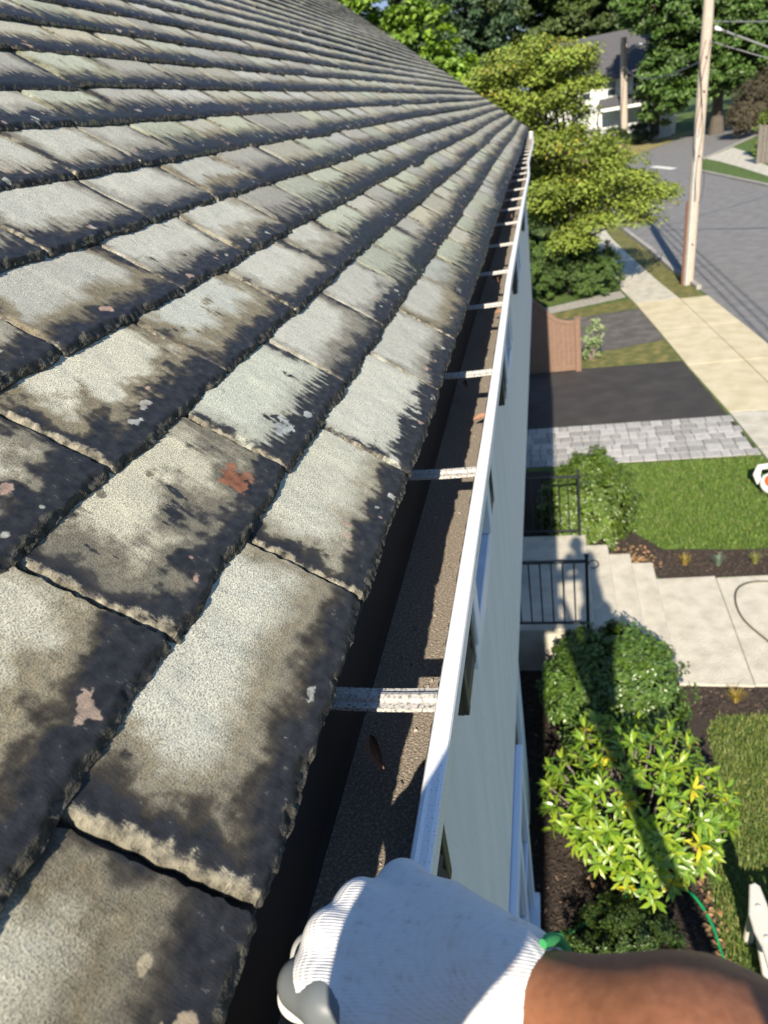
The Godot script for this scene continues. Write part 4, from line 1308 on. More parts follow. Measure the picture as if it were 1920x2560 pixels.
func build_trees() -> void:
	# yellow green dogwood leaning over the hedge: layered tiers of drooping leaves
	var dg := thing("dogwood", "yellow green layered ornamental tree overhanging the hedge and sidewalk", "tree", Vector3(0.75, 0, -24.6))
	var out := []
	var cols := []
	var poly := PackedVector2Array([Vector2(0.0, 7.35), Vector2(-1.7, 7.2), Vector2(-2.95, 6.6), Vector2(-2.2, 5.4), Vector2(-1.4, 4.4), Vector2(-1.2, 2.6), Vector2(-0.9, 2.1), Vector2(-0.3, 2.6), Vector2(0.0, 1.35), Vector2(0.35, 2.2), Vector2(1.1, 2.2), Vector2(2.0, 2.3), Vector2(2.65, 2.95), Vector2(1.7, 3.8), Vector2(0.6, 5.1), Vector2(0.75, 6.2), Vector2(0.5, 6.9)])
	var limbs := MB.new()
	var n := 0
	var ca := Color(0.215, 0.255, 0.030)
	var cb := Color(0.130, 0.205, 0.026)
	while n < 270:
		var p := Vector2(rv(-3, 2.8), rv(1.3, 7.4))
		if not Geometry2D.is_point_in_polygon(p, poly): continue
		n += 1
		var dep := rv(-1.9, 2.1) * (1.0 - 0.12 * absf(p.x))
		var c := Vector3(p.x, p.y, dep * (0.75 if p.y > 6.0 else 1.0))
		var r := rv(0.42, 0.82)
		var tone := rv(0.75, 1.2)
		var warm := rng.randf()
		for i in 250:
			var a := rv(0, TAU)
			var q := sqrt(rng.randf()) * r
			var o := Vector3(cos(a) * q, rv(-0.26, 0.06) - 0.22 * q * q / r, sin(a) * q)
			var nn := (Vector3.UP * 0.9 + Vector3(cos(a), 0, sin(a)) * 0.45 + rdir() * 0.5).normalized()
			out.append(Transform3D(facing(nn, rv(0, TAU)).scaled(Vector3.ONE * rv(0.7, 1.25)), c + o))
			var col := lc(ca, cb, 0.25)
			if warm > 0.85 and rng.randf() < 0.4: col = Color(col.r * 1.25, col.g * 0.9, col.b)
			cols.append(Color(col.r * tone, col.g * tone, col.b * tone))
		if n % 4 == 0:
			var s := Vector3(0.0, clampf(p.y * 0.55, 1.0, 4.2), 0)
			limbs.tube([s, s.lerp(c, 0.5) + Vector3(0, -0.15, 0), c], [0.05, 0.03, 0.012], 5, false)
	var tk := MB.new()
	tk.tube([Vector3(0, -0.1, 0), Vector3(0.05, 1.2, 0.05), Vector3(-0.1, 2.8, 0), Vector3(-0.2, 4.6, 0.1)], [0.14, 0.11, 0.09, 0.05], 10)
	mi("trunk", tk.mesh(), M.bark, dg)
	mi("limbs", limbs.mesh(), M.twig, dg)
	stuff(multimesh("crown", diamond(0.125, 0.062), leaf_mat(0.6, Color(0.09, 0.10, 0.01)), out, cols, dg))

	# dark and bright trees beyond the street
	var lm := leaf_mat(0.55, Color(0.02, 0.035, 0.004))
	var lb := leaf_mat(0.55, Color(0.07, 0.12, 0.01))
	var da := Color(0.030, 0.060, 0.014)
	var db := Color(0.055, 0.095, 0.020)
	var l30 := diamond(0.42, 0.26)
	var l20 := diamond(0.30, 0.19)
	tree("maple", "bright green sunlit tree just beyond the far end of the roof", Vector3(-6.2, 0, -43), 11.5, [[Vector3(0, 9.0, 0), Vector3(2.2, 2.0, 2.0)], [Vector3(1.4, 7.2, 0.6), Vector3(1.7, 1.6, 1.7)], [Vector3(-1.8, 7.5, 0.4), Vector3(1.9, 1.8, 1.8)], [Vector3(0.6, 5.6, 0.9), Vector3(1.9, 1.6, 1.7)], [Vector3(-3.2, 10.2, -0.6), Vector3(2.0, 1.9, 1.9)]], 300, 55, 0.42, l20, lb, Color(0.16, 0.26, 0.016), Color(0.09, 0.18, 0.014), 0.24)
	tree("dark_tree", "dark blue green tree standing between the bright tree and the dogwood", Vector3(-3.6, 0, -56), 14.0, [[Vector3(0, 11.2, 0), Vector3(2.6, 2.6, 2.4)], [Vector3(-0.8, 8.4, 0.8), Vector3(2.9, 2.4, 2.6)], [Vector3(1.6, 6.6, 0.6), Vector3(2.5, 2.2, 2.4)], [Vector3(0.2, 4.2, 0.6), Vector3(3.0, 2.2, 2.6)]], 420, 60, 0.55, l20, lm, Color(0.026, 0.058, 0.026), Color(0.045, 0.085, 0.030), 0.34)
	tree("oak", "tall dark oak filling the sky at the left behind the roof", Vector3(-14.5, 0, -66), 21, [[Vector3(0, 16, 0), Vector3(5, 4.2, 4)], [Vector3(4.4, 13, 1), Vector3(4, 3.6, 3.4)], [Vector3(-4.6, 13, 0.6), Vector3(4.4, 3.8, 3.6)], [Vector3(0.6, 9.5, 1.4), Vector3(5, 3.2, 3.6)], [Vector3(6.8, 8.6, 1.0), Vector3(3.2, 3.0, 3.0)], [Vector3(-6, 7.4, 1), Vector3(3.6, 3, 3.2)]], 520, 60, 0.8, l30, lm, da, db, 0.5)
	tree("oak", "dark spreading tree right above the dogwood crown in the centre", Vector3(-0.5, 0, -101), 30, [[Vector3(0, 23, 0), Vector3(7, 6, 5)], [Vector3(5.6, 17.5, 1.6), Vector3(5.8, 4.8, 4.6)], [Vector3(-5.6, 18, 1.0), Vector3(5.8, 5, 4.6)], [Vector3(-1.0, 12.8, 1.5), Vector3(6.6, 4.4, 5)], [Vector3(6.4, 13, 1.8), Vector3(3.6, 3, 3.4)], [Vector3(-7.5, 9.6, 1.0), Vector3(4.6, 4.2, 4.2)]], 640, 60, 1.0, diamond(0.55, 0.34), lm, Color(0.032, 0.056, 0.012), Color(0.065, 0.098, 0.020), 0.55)
	tree("street_maple", "big leafy street tree with a pale trunk right of the near utility pole", Vector3(16.2, 0, -81.5), 19, [[Vector3(-2.8, 9.6, 2.0), Vector3(4.6, 3.4, 3.6)], [Vector3(2.6, 10.6, 1.2), Vector3(4.6, 3.6, 3.6)], [Vector3(-4.2, 6.2, 2.6), Vector3(2.5, 2.2, 2.4)], [Vector3(-4.6, 3.9, 3.2), Vector3(1.9, 1.3, 1.7)], [Vector3(-1.6, 4.6, 3.2), Vector3(1.8, 1.3, 1.6)], [Vector3(-6.3, 5.4, 3.0), Vector3(1.7, 1.8, 1.6)], [Vector3(-5.2, 3.2, 1.2), Vector3(2.3, 1.9, 1.4)], [Vector3(1.6, 5.0, 3.2), Vector3(2.2, 1.5, 1.8)], [Vector3(0.8, 7.6, 3.0), Vector3(3.4, 2.4, 2.6)], [Vector3(5.4, 7.6, 1.6), Vector3(3.4, 2.4, 2.8)], [Vector3(-0.5, 14, 0), Vector3(5.2, 4.0, 4.0)], [Vector3(-6.2, 11.9, 1.4), Vector3(3.2, 2.8, 3.0)]], 980, 60, 0.72, l30, leaf_mat(0.5, Color(0.03, 0.06, 0.006)), Color(0.040, 0.090, 0.016), Color(0.075, 0.140, 0.022), 0.55)
	tree("ash", "tall tree rising behind the white house and its roof", Vector3(7.5, 0, -106), 26, [[Vector3(0, 20, 0), Vector3(6, 5, 4)], [Vector3(-5, 15.5, 1), Vector3(4.6, 4.2, 4)], [Vector3(5, 15, 1), Vector3(5, 4.2, 4)], [Vector3(0, 12, 2), Vector3(5, 3.2, 4)], [Vector3(7.5, 10.5, 2), Vector3(4, 3.2, 4)]], 420, 55, 1.0, diamond(0.55, 0.34), lm, da, db, 0.6)
	tree("ash", "tree at the right edge behind the purple brown shrub", Vector3(26.5, 0, -96), 20, [[Vector3(0, 14, 0), Vector3(6, 5, 4)], [Vector3(-5, 10, 2), Vector3(4.4, 4, 4)], [Vector3(4, 9.5, 2), Vector3(5, 4, 4)], [Vector3(-3.4, 6.4, 2.4), Vector3(4, 2.6, 3)], [Vector3(3, 5.4, 2), Vector3(4.4, 2.8, 3)]], 460, 55, 0.9, diamond(0.5, 0.31), lm, Color(0.03, 0.06, 0.013), Color(0.06, 0.10, 0.02), 0.5)
	tree("oak", "distant dark tree low behind the street bend at left", Vector3(-24, 0, -98), 22, [[Vector3(0, 15, 0), Vector3(7, 5.5, 4)], [Vector3(7, 12, 1), Vector3(5.5, 5, 4)], [Vector3(3, 7, 2), Vector3(6, 4, 4)], [Vector3(-6, 9, 2), Vector3(6, 5, 4)]], 420, 55, 1.0, diamond(0.55, 0.34), lm, da, db, 0.6)
	var wd := thing("woodland", "mass of dark woodland closing the view behind all the trees", "woods", Vector3(0, 0, -128))
	var o2 := []
	var c2 := []
	var bl := []
	for i in 26:
		var x := -52.0 + i * 4.6
		bl.append([Vector3(x, rv(6, 9), rv(-4, 4)), Vector3(5.0, rv(5, 7.5), 3.5)])
		if i % 2 == 0: bl.append([Vector3(x + 2, rv(13, 17), rv(-5, 2)), Vector3(4.6, 4.5, 3.2)])
	foliage(bl, 1100, 40, 1.3, 0.7, Color(0.024, 0.046, 0.012), Color(0.05, 0.08, 0.018), o2, c2)
	stuff(multimesh("crown", diamond(0.8, 0.5), lm, o2, c2, wd))
	stuff(wd)
# ---------------------------------------------------------------- shrubs, grass, mulch
func shrub(called: String, label: String, at: Vector3, blobs: Array, clumps: int, per: int, csize: float, leaf: Mesh, m: Material, ca: Color, cb: Color, flat := 0.8) -> Node3D:
	var t := thing(called, label, "shrub", at)
	var st := MB.new()
	for b in blobs:
		for k in 5:
			var e: Vector3 = b[0] + rdir() * b[1] * 0.75
			st.tube([Vector3(e.x * 0.15, 0, e.z * 0.15), Vector3(e.x * 0.5, e.y * 0.5, e.z * 0.5) + rdir() * 0.04, e], [0.02, 0.013, 0.004], 5, false)
	mi("stems", st.mesh(), M.twig, t)
	var out := []
	var cols := []
	foliage(blobs, clumps, per, csize, flat, ca, cb, out, cols, 1.0)
	stuff(multimesh("foliage", leaf, m, out, cols, t))
	return t

func build_plants() -> void:
	var gloss := leaf_mat(0.36, Color(0.012, 0.022, 0.002), 0.5)
	var holly_leaf := leaf_mesh(0.052, 0.030, 0.3, 0.25)
	shrub("holly", "rounded glossy green holly on the far side of the landing, beside the lawn", Vector3(0.5, 0, -9.65), [[Vector3(0, 0.45, 0), Vector3(0.64, 0.56, 1.08)], [Vector3(0.05, 0.62, -0.25), Vector3(0.45, 0.45, 0.65)], [Vector3(-0.35, 0.45, 0.2), Vector3(0.45, 0.5, 0.7)]], 640, 46, 0.085, holly_leaf, gloss, Color(0.050, 0.090, 0.013), Color(0.100, 0.155, 0.022))
	shrub("holly", "large glossy dark green holly between the landing and the yellow green shrub", Vector3(0.46, 0, -5.62), [[Vector3(0, 0.46, 0), Vector3(0.70, 0.60, 0.80)], [Vector3(0.05, 0.66, -0.05), Vector3(0.48, 0.45, 0.52)], [Vector3(-0.12, 0.45, 0.1), Vector3(0.52, 0.5, 0.66)]], 820, 46, 0.085, holly_leaf, gloss, Color(0.040, 0.085, 0.014), Color(0.085, 0.145, 0.022))
	shrub("boxwood", "low dark green boxwood mound in the mulch beyond the gloved hand", Vector3(0.33, 0, -3.10), [[Vector3(0, 0.22, 0), Vector3(0.44, 0.34, 0.44)], [Vector3(0.12, 0.22, -0.12), Vector3(0.3, 0.24, 0.3)], [Vector3(-0.12, 0.2, 0.1), Vector3(0.32, 0.26, 0.34)]], 300, 60, 0.05, leaf_mesh(0.024, 0.014, 0.2, 0.2), leaf_mat(0.45), Color(0.035, 0.065, 0.012), Color(0.065, 0.105, 0.020))
	shrub("yew_hedge", "broad low dark green evergreen mound under the yellow green tree", Vector3(0.55, 0, -24.9), [[Vector3(0, 0.8, 0), Vector3(1.6, 1.1, 1.6)], [Vector3(-1.2, 0.9, 0.5), Vector3(1.2, 1.1, 1.4)], [Vector3(0.8, 0.6, 0.7), Vector3(0.95, 0.8, 1.0)], [Vector3(-2.6, 0.9, 0.2), Vector3(1.2, 1.1, 1.4)]], 1000, 70, 0.16, diamond(0.085, 0.034), leaf_mat(0.6), Color(0.038, 0.082, 0.014), Color(0.070, 0.125, 0.020), 0.7)
	shrub("shrub", "small pale variegated shrub beside the end post of the brown fence", Vector3(0.95, 0, -17.55), [[Vector3(0, 0.35, 0), Vector3(0.25, 0.42, 0.25)], [Vector3(0.1, 0.75, -0.05), Vector3(0.18, 0.25, 0.18)]], 46, 12, 0.10, diamond(0.09, 0.04), leaf_mat(0.5), Color(0.10, 0.19, 0.03), Color(0.30, 0.33, 0.20))
	shrub("purple_shrub", "tall purple brown feathery shrub at the right edge beyond the street bend", Vector3(17.6, 0, -72.5), [[Vector3(0, 2.4, 0), Vector3(2.2, 1.9, 1.6)], [Vector3(0.8, 3.6, 0), Vector3(1.5, 1.5, 1.3)], [Vector3(-1.0, 1.6, 0.3), Vector3(1.3, 1.3, 1.2)]], 260, 50, 0.45, diamond(0.34, 0.09), leaf_mat(0.7), Color(0.050, 0.038, 0.026), Color(0.085, 0.075, 0.040), 1.3)
	shrub("shrub", "light green shrub standing behind the left end of the grey board fence", Vector3(14.6, 0, -56.5), [[Vector3(0, 1.3, 0), Vector3(0.9, 1.4, 0.8)]], 60, 46, 0.3, diamond(0.2, 0.1), leaf_mat(0.6), Color(0.09, 0.14, 0.02), Color(0.16, 0.21, 0.04))
	shrub("foundation_shrub", "dark shrub at the foot of the white house behind the distant pole", Vector3(9.6, 0, -84.2), [[Vector3(0, 0.9, 0), Vector3(1.6, 1.0, 0.8)], [Vector3(-2.6, 0.9, 0), Vector3(1.6, 1.0, 0.8)]], 90, 46, 0.4, diamond(0.26, 0.14), leaf_mat(0.6), Color(0.02, 0.04, 0.010), Color(0.04, 0.07, 0.015))

	build_rhododendron()

	# clumps of ornamental grass in the two narrow beds
	var tufts := [[Vector3(1.62, 0, -8.53), Color(0.36, 0.24, 0.05), Color(0.24, 0.20, 0.05), "small golden orange grass clump beside the walk, nearest the holly"], [Vector3(2.03, 0, -8.50), Color(0.14, 0.20, 0.14), Color(0.20, 0.26, 0.18), "blue green grass clump between two golden ones beyond the walk"], [Vector3(2.48, 0, -8.52), Color(0.30, 0.27, 0.08), Color(0.18, 0.20, 0.06), "dull yellow green grass clump beyond the walk near the right edge"], [Vector3(1.70, 0, -5.98), Color(0.38, 0.26, 0.05), Color(0.26, 0.22, 0.06), "golden grass clump in the mulch on the near side of the walk"], [Vector3(2.12, 0, -6.02), Color(0.09, 0.13, 0.10), Color(0.13, 0.18, 0.13), "dark blue green grass clump on the near side of the walk at the right edge"]]
	for q in tufts:
		var t := thing("grass_clump", q[3], "ornamental grass", q[0], "ornamental grasses along the front walk")
		var b := MB.new()
		for i in 130:
			var a := rv(0, TAU)
			var l := rv(0.10, 0.22)
			var d := Vector3(cos(a), 0, sin(a))
			var sd := d.cross(Vector3.UP) * 0.0022
			var r0 := d * rv(0.0, 0.035)
			var lean := rv(0.15, 0.75)
			var p1 := r0 + d * l * lean * 0.35 + Vector3(0, l * 0.6, 0)
			var p2 := r0 + d * l * lean + Vector3(0, l * (0.95 - lean * 0.35), 0)
			var k0 := b.v.size()
			b.quad(r0 - sd, r0 + sd, p1 + sd * 0.8, p1 - sd * 0.8)
			b.tri(p1 - sd * 0.8, p1 + sd * 0.8, p2)
			var col := lc(q[1], q[2], 0.3)
			for k in b.v.size() - k0: b.c.append(col)
		stuff(mi("blades", b.mesh(), leaf_mat(0.7, Color(0.04, 0.04, 0.01)), t))

	# lawn grass near enough to show its blades
	var bl := MB.new()
	bl.tri(Vector3(-0.003, 0, 0), Vector3(0.003, 0, 0), Vector3(0.0022, 0.028, 0.006))
	bl.tri(Vector3(-0.003, 0, 0), Vector3(0.0022, 0.028, 0.006), Vector3(-0.0015, 0.03, 0.006))
	bl.tri(Vector3(-0.0015, 0.03, 0.006), Vector3(0.0022, 0.028, 0.006), Vector3(0.001, 0.05, 0.02))
	var gm := leaf_mat(0.55, Color(0.03, 0.05, 0.005))
	var up := PackedVector2Array([Vector2(0.98, -11.62), Vector2(3.30, -11.72), Vector2(3.55, -8.82), Vector2(1.4, -8.92), Vector2(1.0, -9.5), Vector2(1.1, -10.6)])
	var lo := PackedVector2Array([Vector2(0.98, -2.2), Vector2(1.06, -3.4), Vector2(1.06, -3.9), Vector2(1.3, -4.6), Vector2(1.36, -5.6), Vector2(1.5, -5.76), Vector2(3.5, -5.9), Vector2(3.9, -2.2)])
	for q in [[up, 24000, "lawn_grass", Color(0.085, 0.165, 0.018), Color(0.140, 0.220, 0.030)], [lo, 42000, "lawn_grass", Color(0.095, 0.145, 0.022), Color(0.185, 0.215, 0.050)]]:
		var xf := []
		var cols := []
		var bb := Rect2(q[0][0], Vector2.ZERO)
		for p in q[0]: bb = bb.expand(p)
		while xf.size() < q[1]:
			var p := Vector2(rv(bb.position.x, bb.end.x), rv(bb.position.y, bb.end.y))
			if not Geometry2D.is_point_in_polygon(p, q[0]): continue
			var s := rv(0.6, 1.3)
			p += Vector2(rng.randfn(0, 0.022), rng.randfn(0, 0.022))
			xf.append(Transform3D(Basis(Vector3.UP, rv(0, TAU)) * Basis(Vector3.RIGHT, rv(-0.2, 0.7)) * Basis().scaled(Vector3(s * 1.4, s, s)), Vector3(p.x, 0.0, p.y)))
			var c := lc(q[3], q[4], 0.12)
			if rng.randf() < 0.06: c = lc(Color(0.24, 0.20, 0.08), Color(0.16, 0.14, 0.05))
			cols.append(c)
		var o := multimesh(q[2], bl.mesh(), gm, xf, cols)
		stuff(o)
		tag(o, "mown lawn between the pavers and the upper mulch bed" if q[2] == "lawn_grass" and q[1] == 24000 else "mown lawn around the white chair below the lower mulch bed", "grass")

	# bark chips and fallen leaves over the beds
	var chip := MB.new()
	chip.box(Transform3D(), Vector3(0.045, 0.010, 0.016), 0.003)
	var xf := []
	var cols := []
	for area in [[Rect2(-0.6, -6.25, 1.75, 4.6), 9000], [Rect2(1.1, -6.16, 2.2, 0.42), 1400], [Rect2(1.2, -8.86, 2.2, 0.58), 1600], [Rect2(-0.3, -11.4, 1.3, 2.9), 1500]]:
		for i in area[1]:
			var r: Rect2 = area[0]
			var p := Vector2(rv(r.position.x, r.end.x), rv(r.position.y, r.end.y))
			if Geometry2D.is_point_in_polygon(p, lo) or Geometry2D.is_point_in_polygon(p, up): continue
			var s := rv(0.4, 1.2)
			xf.append(Transform3D(Basis(Vector3.UP, rv(0, TAU)) * Basis(Vector3.RIGHT, rv(-0.5, 0.5)) * Basis(Vector3(0, 0, 1), rv(-0.5, 0.5)) * Basis().scaled(Vector3(s, rv(0.6, 1.3), rv(0.5, 1.3))), Vector3(p.x, 0.012, p.y)))
			var c := lc(Color(0.022, 0.016, 0.013), Color(0.065, 0.047, 0.037), 0.35)
			if rng.randf() < 0.02: c = Color(0.20, 0.14, 0.10)
			cols.append(c)
	var cm := mat(Color.WHITE, 0.95)
	cm.vertex_color_use_as_albedo = true
	var ch := multimesh("bark_mulch", chip.mesh(), cm, xf, cols)
	stuff(ch)
	tag(ch, "dark bark chips strewn over the planting beds", "mulch")
	var lx := []
	var lcol := []
	for i in 260:
		var c := Vector2(1.02, -8.68) if i < 150 else Vector2(1.02, -3.5)
		var p := c + Vector2(rng.randfn(0, 0.13 if i < 150 else 0.05), rng.randfn(0, 0.16 if i < 150 else 0.4))
		if i >= 235: p = Vector2(rv(0.0, 1.1), rv(-5, -2.6))
		lx.append(Transform3D(facing((Vector3.UP + rdir() * 0.5).normalized(), rv(0, TAU)).scaled(Vector3.ONE * rv(0.6, 1.2)), Vector3(p.x, rv(0.018, 0.035), p.y)))
		lcol.append(lc(Color(0.24, 0.13, 0.06), Color(0.34, 0.22, 0.11), 0.35))
	var lo2 := multimesh("fallen_leaves", leaf_mesh(0.055, 0.034, 0.35, 0.5), leaf_mat(0.8), lx, lcol)
	stuff(lo2)
	tag(lo2, "dry brown leaves lying at the foot of the steps and along the bed edge", "leaves")

func build_rhododendron() -> void:
	var t := thing("rhododendron", "bright yellow green rhododendron with long leaves in whorls and some yellow leaves", "shrub", Vector3(0.50, 0, -4.24))
	var leafs: Array = []
	for k in 3: leafs.append(leaf_mesh(0.112, 0.033, 0.16 + 0.08 * k, 0.16 + 0.12 * k))
	var ms: Array = []
	for c in [Vector3(0.125, 0.225, 0.016), Vector3(0.180, 0.285, 0.020), Vector3(0.092, 0.180, 0.018), Vector3(0.235, 0.320, 0.026), Vector3(0.47, 0.42, 0.02)]:
		var m := mat(lin(c.x, c.y, c.z), 0.34)
		m.backlight_enabled = true
		m.backlight = lin(0.10, 0.15, 0.006)
		ms.append(m)
	var stem := MB.new()
	var all: Array = []
	var tips: Array = []
	for i in 520:
		var d := rdir()
		if d.y < -0.15: d.y = -d.y * 0.5
		d = d.normalized()
		var rr := 1.0 + 0.14 * sin(d.x * 7.0 + 1.0) * cos(d.z * 6.0)
		var c := Vector3(0.0, 0.45, 0.0) + d * Vector3(0.68, 0.66, 0.70) * rr * (1.0 if i < 380 else rv(0.55, 0.88))
		var ok := true
		for q in tips:
			if q.distance_to(c) < 0.074: ok = false
		if not ok: continue
		tips.append(c)
		var axis := (d + Vector3.UP * 0.7 + rdir() * 0.25).normalized()
		var yl := rng.randf() < 0.065
		var n := rng.randi_range(7, 10)
		var spin := rv(0, TAU)
		var bs := facing(axis, 0.0)
		for k in n:
			var a := spin + TAU * k / n + rv(-0.2, 0.2)
			var el := rv(-0.25, 0.65) if k > 1 else rv(0.7, 1.1)
			var dir := bs * Vector3(cos(a) * cos(el), sin(el), sin(a) * cos(el))
			var sd := dir.cross(axis)
			if sd.length() < 0.05: continue
			sd = sd.normalized()
			var nb := Basis(sd, dir.cross(sd) * -1.0, dir)
			if nb.y.dot(axis) < 0: nb = Basis(-sd, -nb.y, dir)
			var sc := rv(0.75, 1.15)
			var mk := rng.randi_range(0, 3)
			if yl and rng.randf() < 0.55: mk = 4
			all.append([Transform3D(nb.scaled(Vector3.ONE * sc), c + dir * 0.006), mk, rng.randi_range(0, 2), c])
		var root := Vector3(c.x * 0.2, 0.05, c.z * 0.2)
		stem.tube([root, Vector3(c.x * 0.55, c.y * 0.45, c.z * 0.55) + rdir() * 0.03, c - axis * 0.06, c], [0.017, 0.011, 0.006, 0.004], 5, false)
	mi("branches", stem.mesh(), M.twig, t)
	# the leaves that show largest, each by itself; the rest as one
	var eye := Vector3(0, 5.8, 0) - t.position
	all.sort_custom(func(a, b): return (a[3] as Vector3).distance_to(eye) < (b[3] as Vector3).distance_to(eye))
	var rest: Array = [[], [], [], [], []]
	for i in all.size():
		var e: Array = all[i]
		if i < 300:
			var o := mi("leaf", leafs[e[2]], ms[e[1]], t)
			o.transform = e[0]
		else:
			rest[e[1]].append(e[0])
	var xf := []
	var cols := []
	var lcs := [Color(0.125, 0.225, 0.016), Color(0.180, 0.285, 0.020), Color(0.092, 0.180, 0.018), Color(0.235, 0.320, 0.026), Color(0.47, 0.42, 0.02)]
	for k in 5:
		for x in rest[k]:
			xf.append(x)
			cols.append(lcs[k])
	stuff(multimesh("leaf", leafs[1], leaf_mat(0.34, Color(0.10, 0.15, 0.006)), xf, cols, t))

# ---------------------------------------------------------------- the person on the ladder
func smin(a: float, b: float, k: float) -> float:
	var h := maxf(k - absf(a - b), 0.0) / k
	return minf(a, b) - h * h * k * 0.25

# tapered capsules [a, b, ra, rb] joined smoothly and meshed as surface nets
func flesh(prims: Array, cell: float, k: float, mb: MB, base := Vector3.ZERO) -> void:
	var lo := Vector3.ONE * 1e9
	var hi := -lo
	for p in prims:
		var r: float = maxf(p[2], p[3]) + k * 0.5 + cell * 2.0
		lo = lo.min(p[0] - Vector3.ONE * r).min(p[1] - Vector3.ONE * r)
		hi = hi.max(p[0] + Vector3.ONE * r).max(p[1] + Vector3.ONE * r)
	var nx := int((hi.x - lo.x) / cell) + 2
	var ny := int((hi.y - lo.y) / cell) + 2
	var nz := int((hi.z - lo.z) / cell) + 2
	var f := PackedFloat32Array()
	f.resize(nx * ny * nz)
	f.fill(1.0)
	for p in prims:
		var a: Vector3 = p[0]
		var ab: Vector3 = p[1] - a
		var l2 := maxf(ab.length_squared(), 1e-9)
		var ra: float = p[2]
		var rb: float = p[3]
		var rm := maxf(ra, rb) + k + cell * 2.0
		var l: Vector3 = (a.min(p[1]) - Vector3.ONE * rm - lo) / cell
		var h: Vector3 = (a.max(p[1]) + Vector3.ONE * rm - lo) / cell
		for z in range(maxi(0, int(l.z)), mini(nz, int(h.z) + 1)):
			for y in range(maxi(0, int(l.y)), mini(ny, int(h.y) + 1)):
				var row := (z * ny + y) * nx
				for x in range(maxi(0, int(l.x)), mini(nx, int(h.x) + 1)):
					var q := lo + Vector3(x, y, z) * cell - a
					var t := clampf(q.dot(ab) / l2, 0.0, 1.0)
					var d := (q - ab * t).length() - lerpf(ra, rb, t)
					var o := f[row + x]
					var hh := maxf(k - absf(o - d), 0.0) / k
					f[row + x] = minf(o, d) - hh * hh * k * 0.25
	var id := PackedInt32Array()
	id.resize(nx * ny * nz)
	id.fill(-1)
	var sy := nx
	var sz := nx * ny
	var k0 := mb.v.size()
	var cnt := k0
	for z in nz - 1:
		for y in ny - 1:
			for x in nx - 1:
				var i := z * sz + y * sy + x
				var f0 := f[i]
				if f0 > cell * 2.0: continue
				var c := [f0, f[i + 1], f[i + sy], f[i + sy + 1], f[i + sz], f[i + sz + 1], f[i + sz + sy], f[i + sz + sy + 1]]
				var m := 0
				for e in 8:
					if c[e] < 0.0: m |= 1 << e
				if m == 0 or m == 255: continue
				var s := Vector3.ZERO
				var n := 0
				for e in [[0, 1], [2, 3], [4, 5], [6, 7], [0, 2], [1, 3], [4, 6], [5, 7], [0, 4], [1, 5], [2, 6], [3, 7]]:
					var va: float = c[e[0]]
					var vb: float = c[e[1]]
					if (va < 0.0) != (vb < 0.0):
						var t := va / (va - vb)
						var pa := Vector3(e[0] & 1, (e[0] >> 1) & 1, e[0] >> 2)
						var pb := Vector3(e[1] & 1, (e[1] >> 1) & 1, e[1] >> 2)
						s += pa.lerp(pb, t)
						n += 1
				var g := Vector3(c[1] + c[3] + c[5] + c[7] - c[0] - c[2] - c[4] - c[6], c[2] + c[3] + c[6] + c[7] - c[0] - c[1] - c[4] - c[5], c[4] + c[5] + c[6] + c[7] - c[0] - c[1] - c[2] - c[3])
				var pos := lo + (Vector3(x, y, z) + s / n) * cell - base
				mb.v.append(pos)
				mb.n.append(g.normalized())
				mb.uv.append(Vector2(pos.x, pos.z))
				id[i] = cnt
				cnt += 1
	for z in range(1, nz - 1):
		for y in range(1, ny - 1):
			for x in range(1, nx - 1):
				var i := z * sz + y * sy + x
				var s0 := f[i] < 0.0
				for ax in 3:
					var st: int = [1, sy, sz][ax]
					if (f[i + st] < 0.0) == s0: continue
					var u: int = [sy, sz, 1][ax]
					var w: int = [sz, 1, sy][ax]
					var q := [id[i], id[i - u], id[i - u - w], id[i - w]]
					if q[0] < 0 or q[1] < 0 or q[2] < 0 or q[3] < 0: continue
					if s0: mb.ix.append_array([q[0], q[2], q[1], q[0], q[3], q[2]])
					else: mb.ix.append_array([q[0], q[1], q[2], q[0], q[2], q[3]])

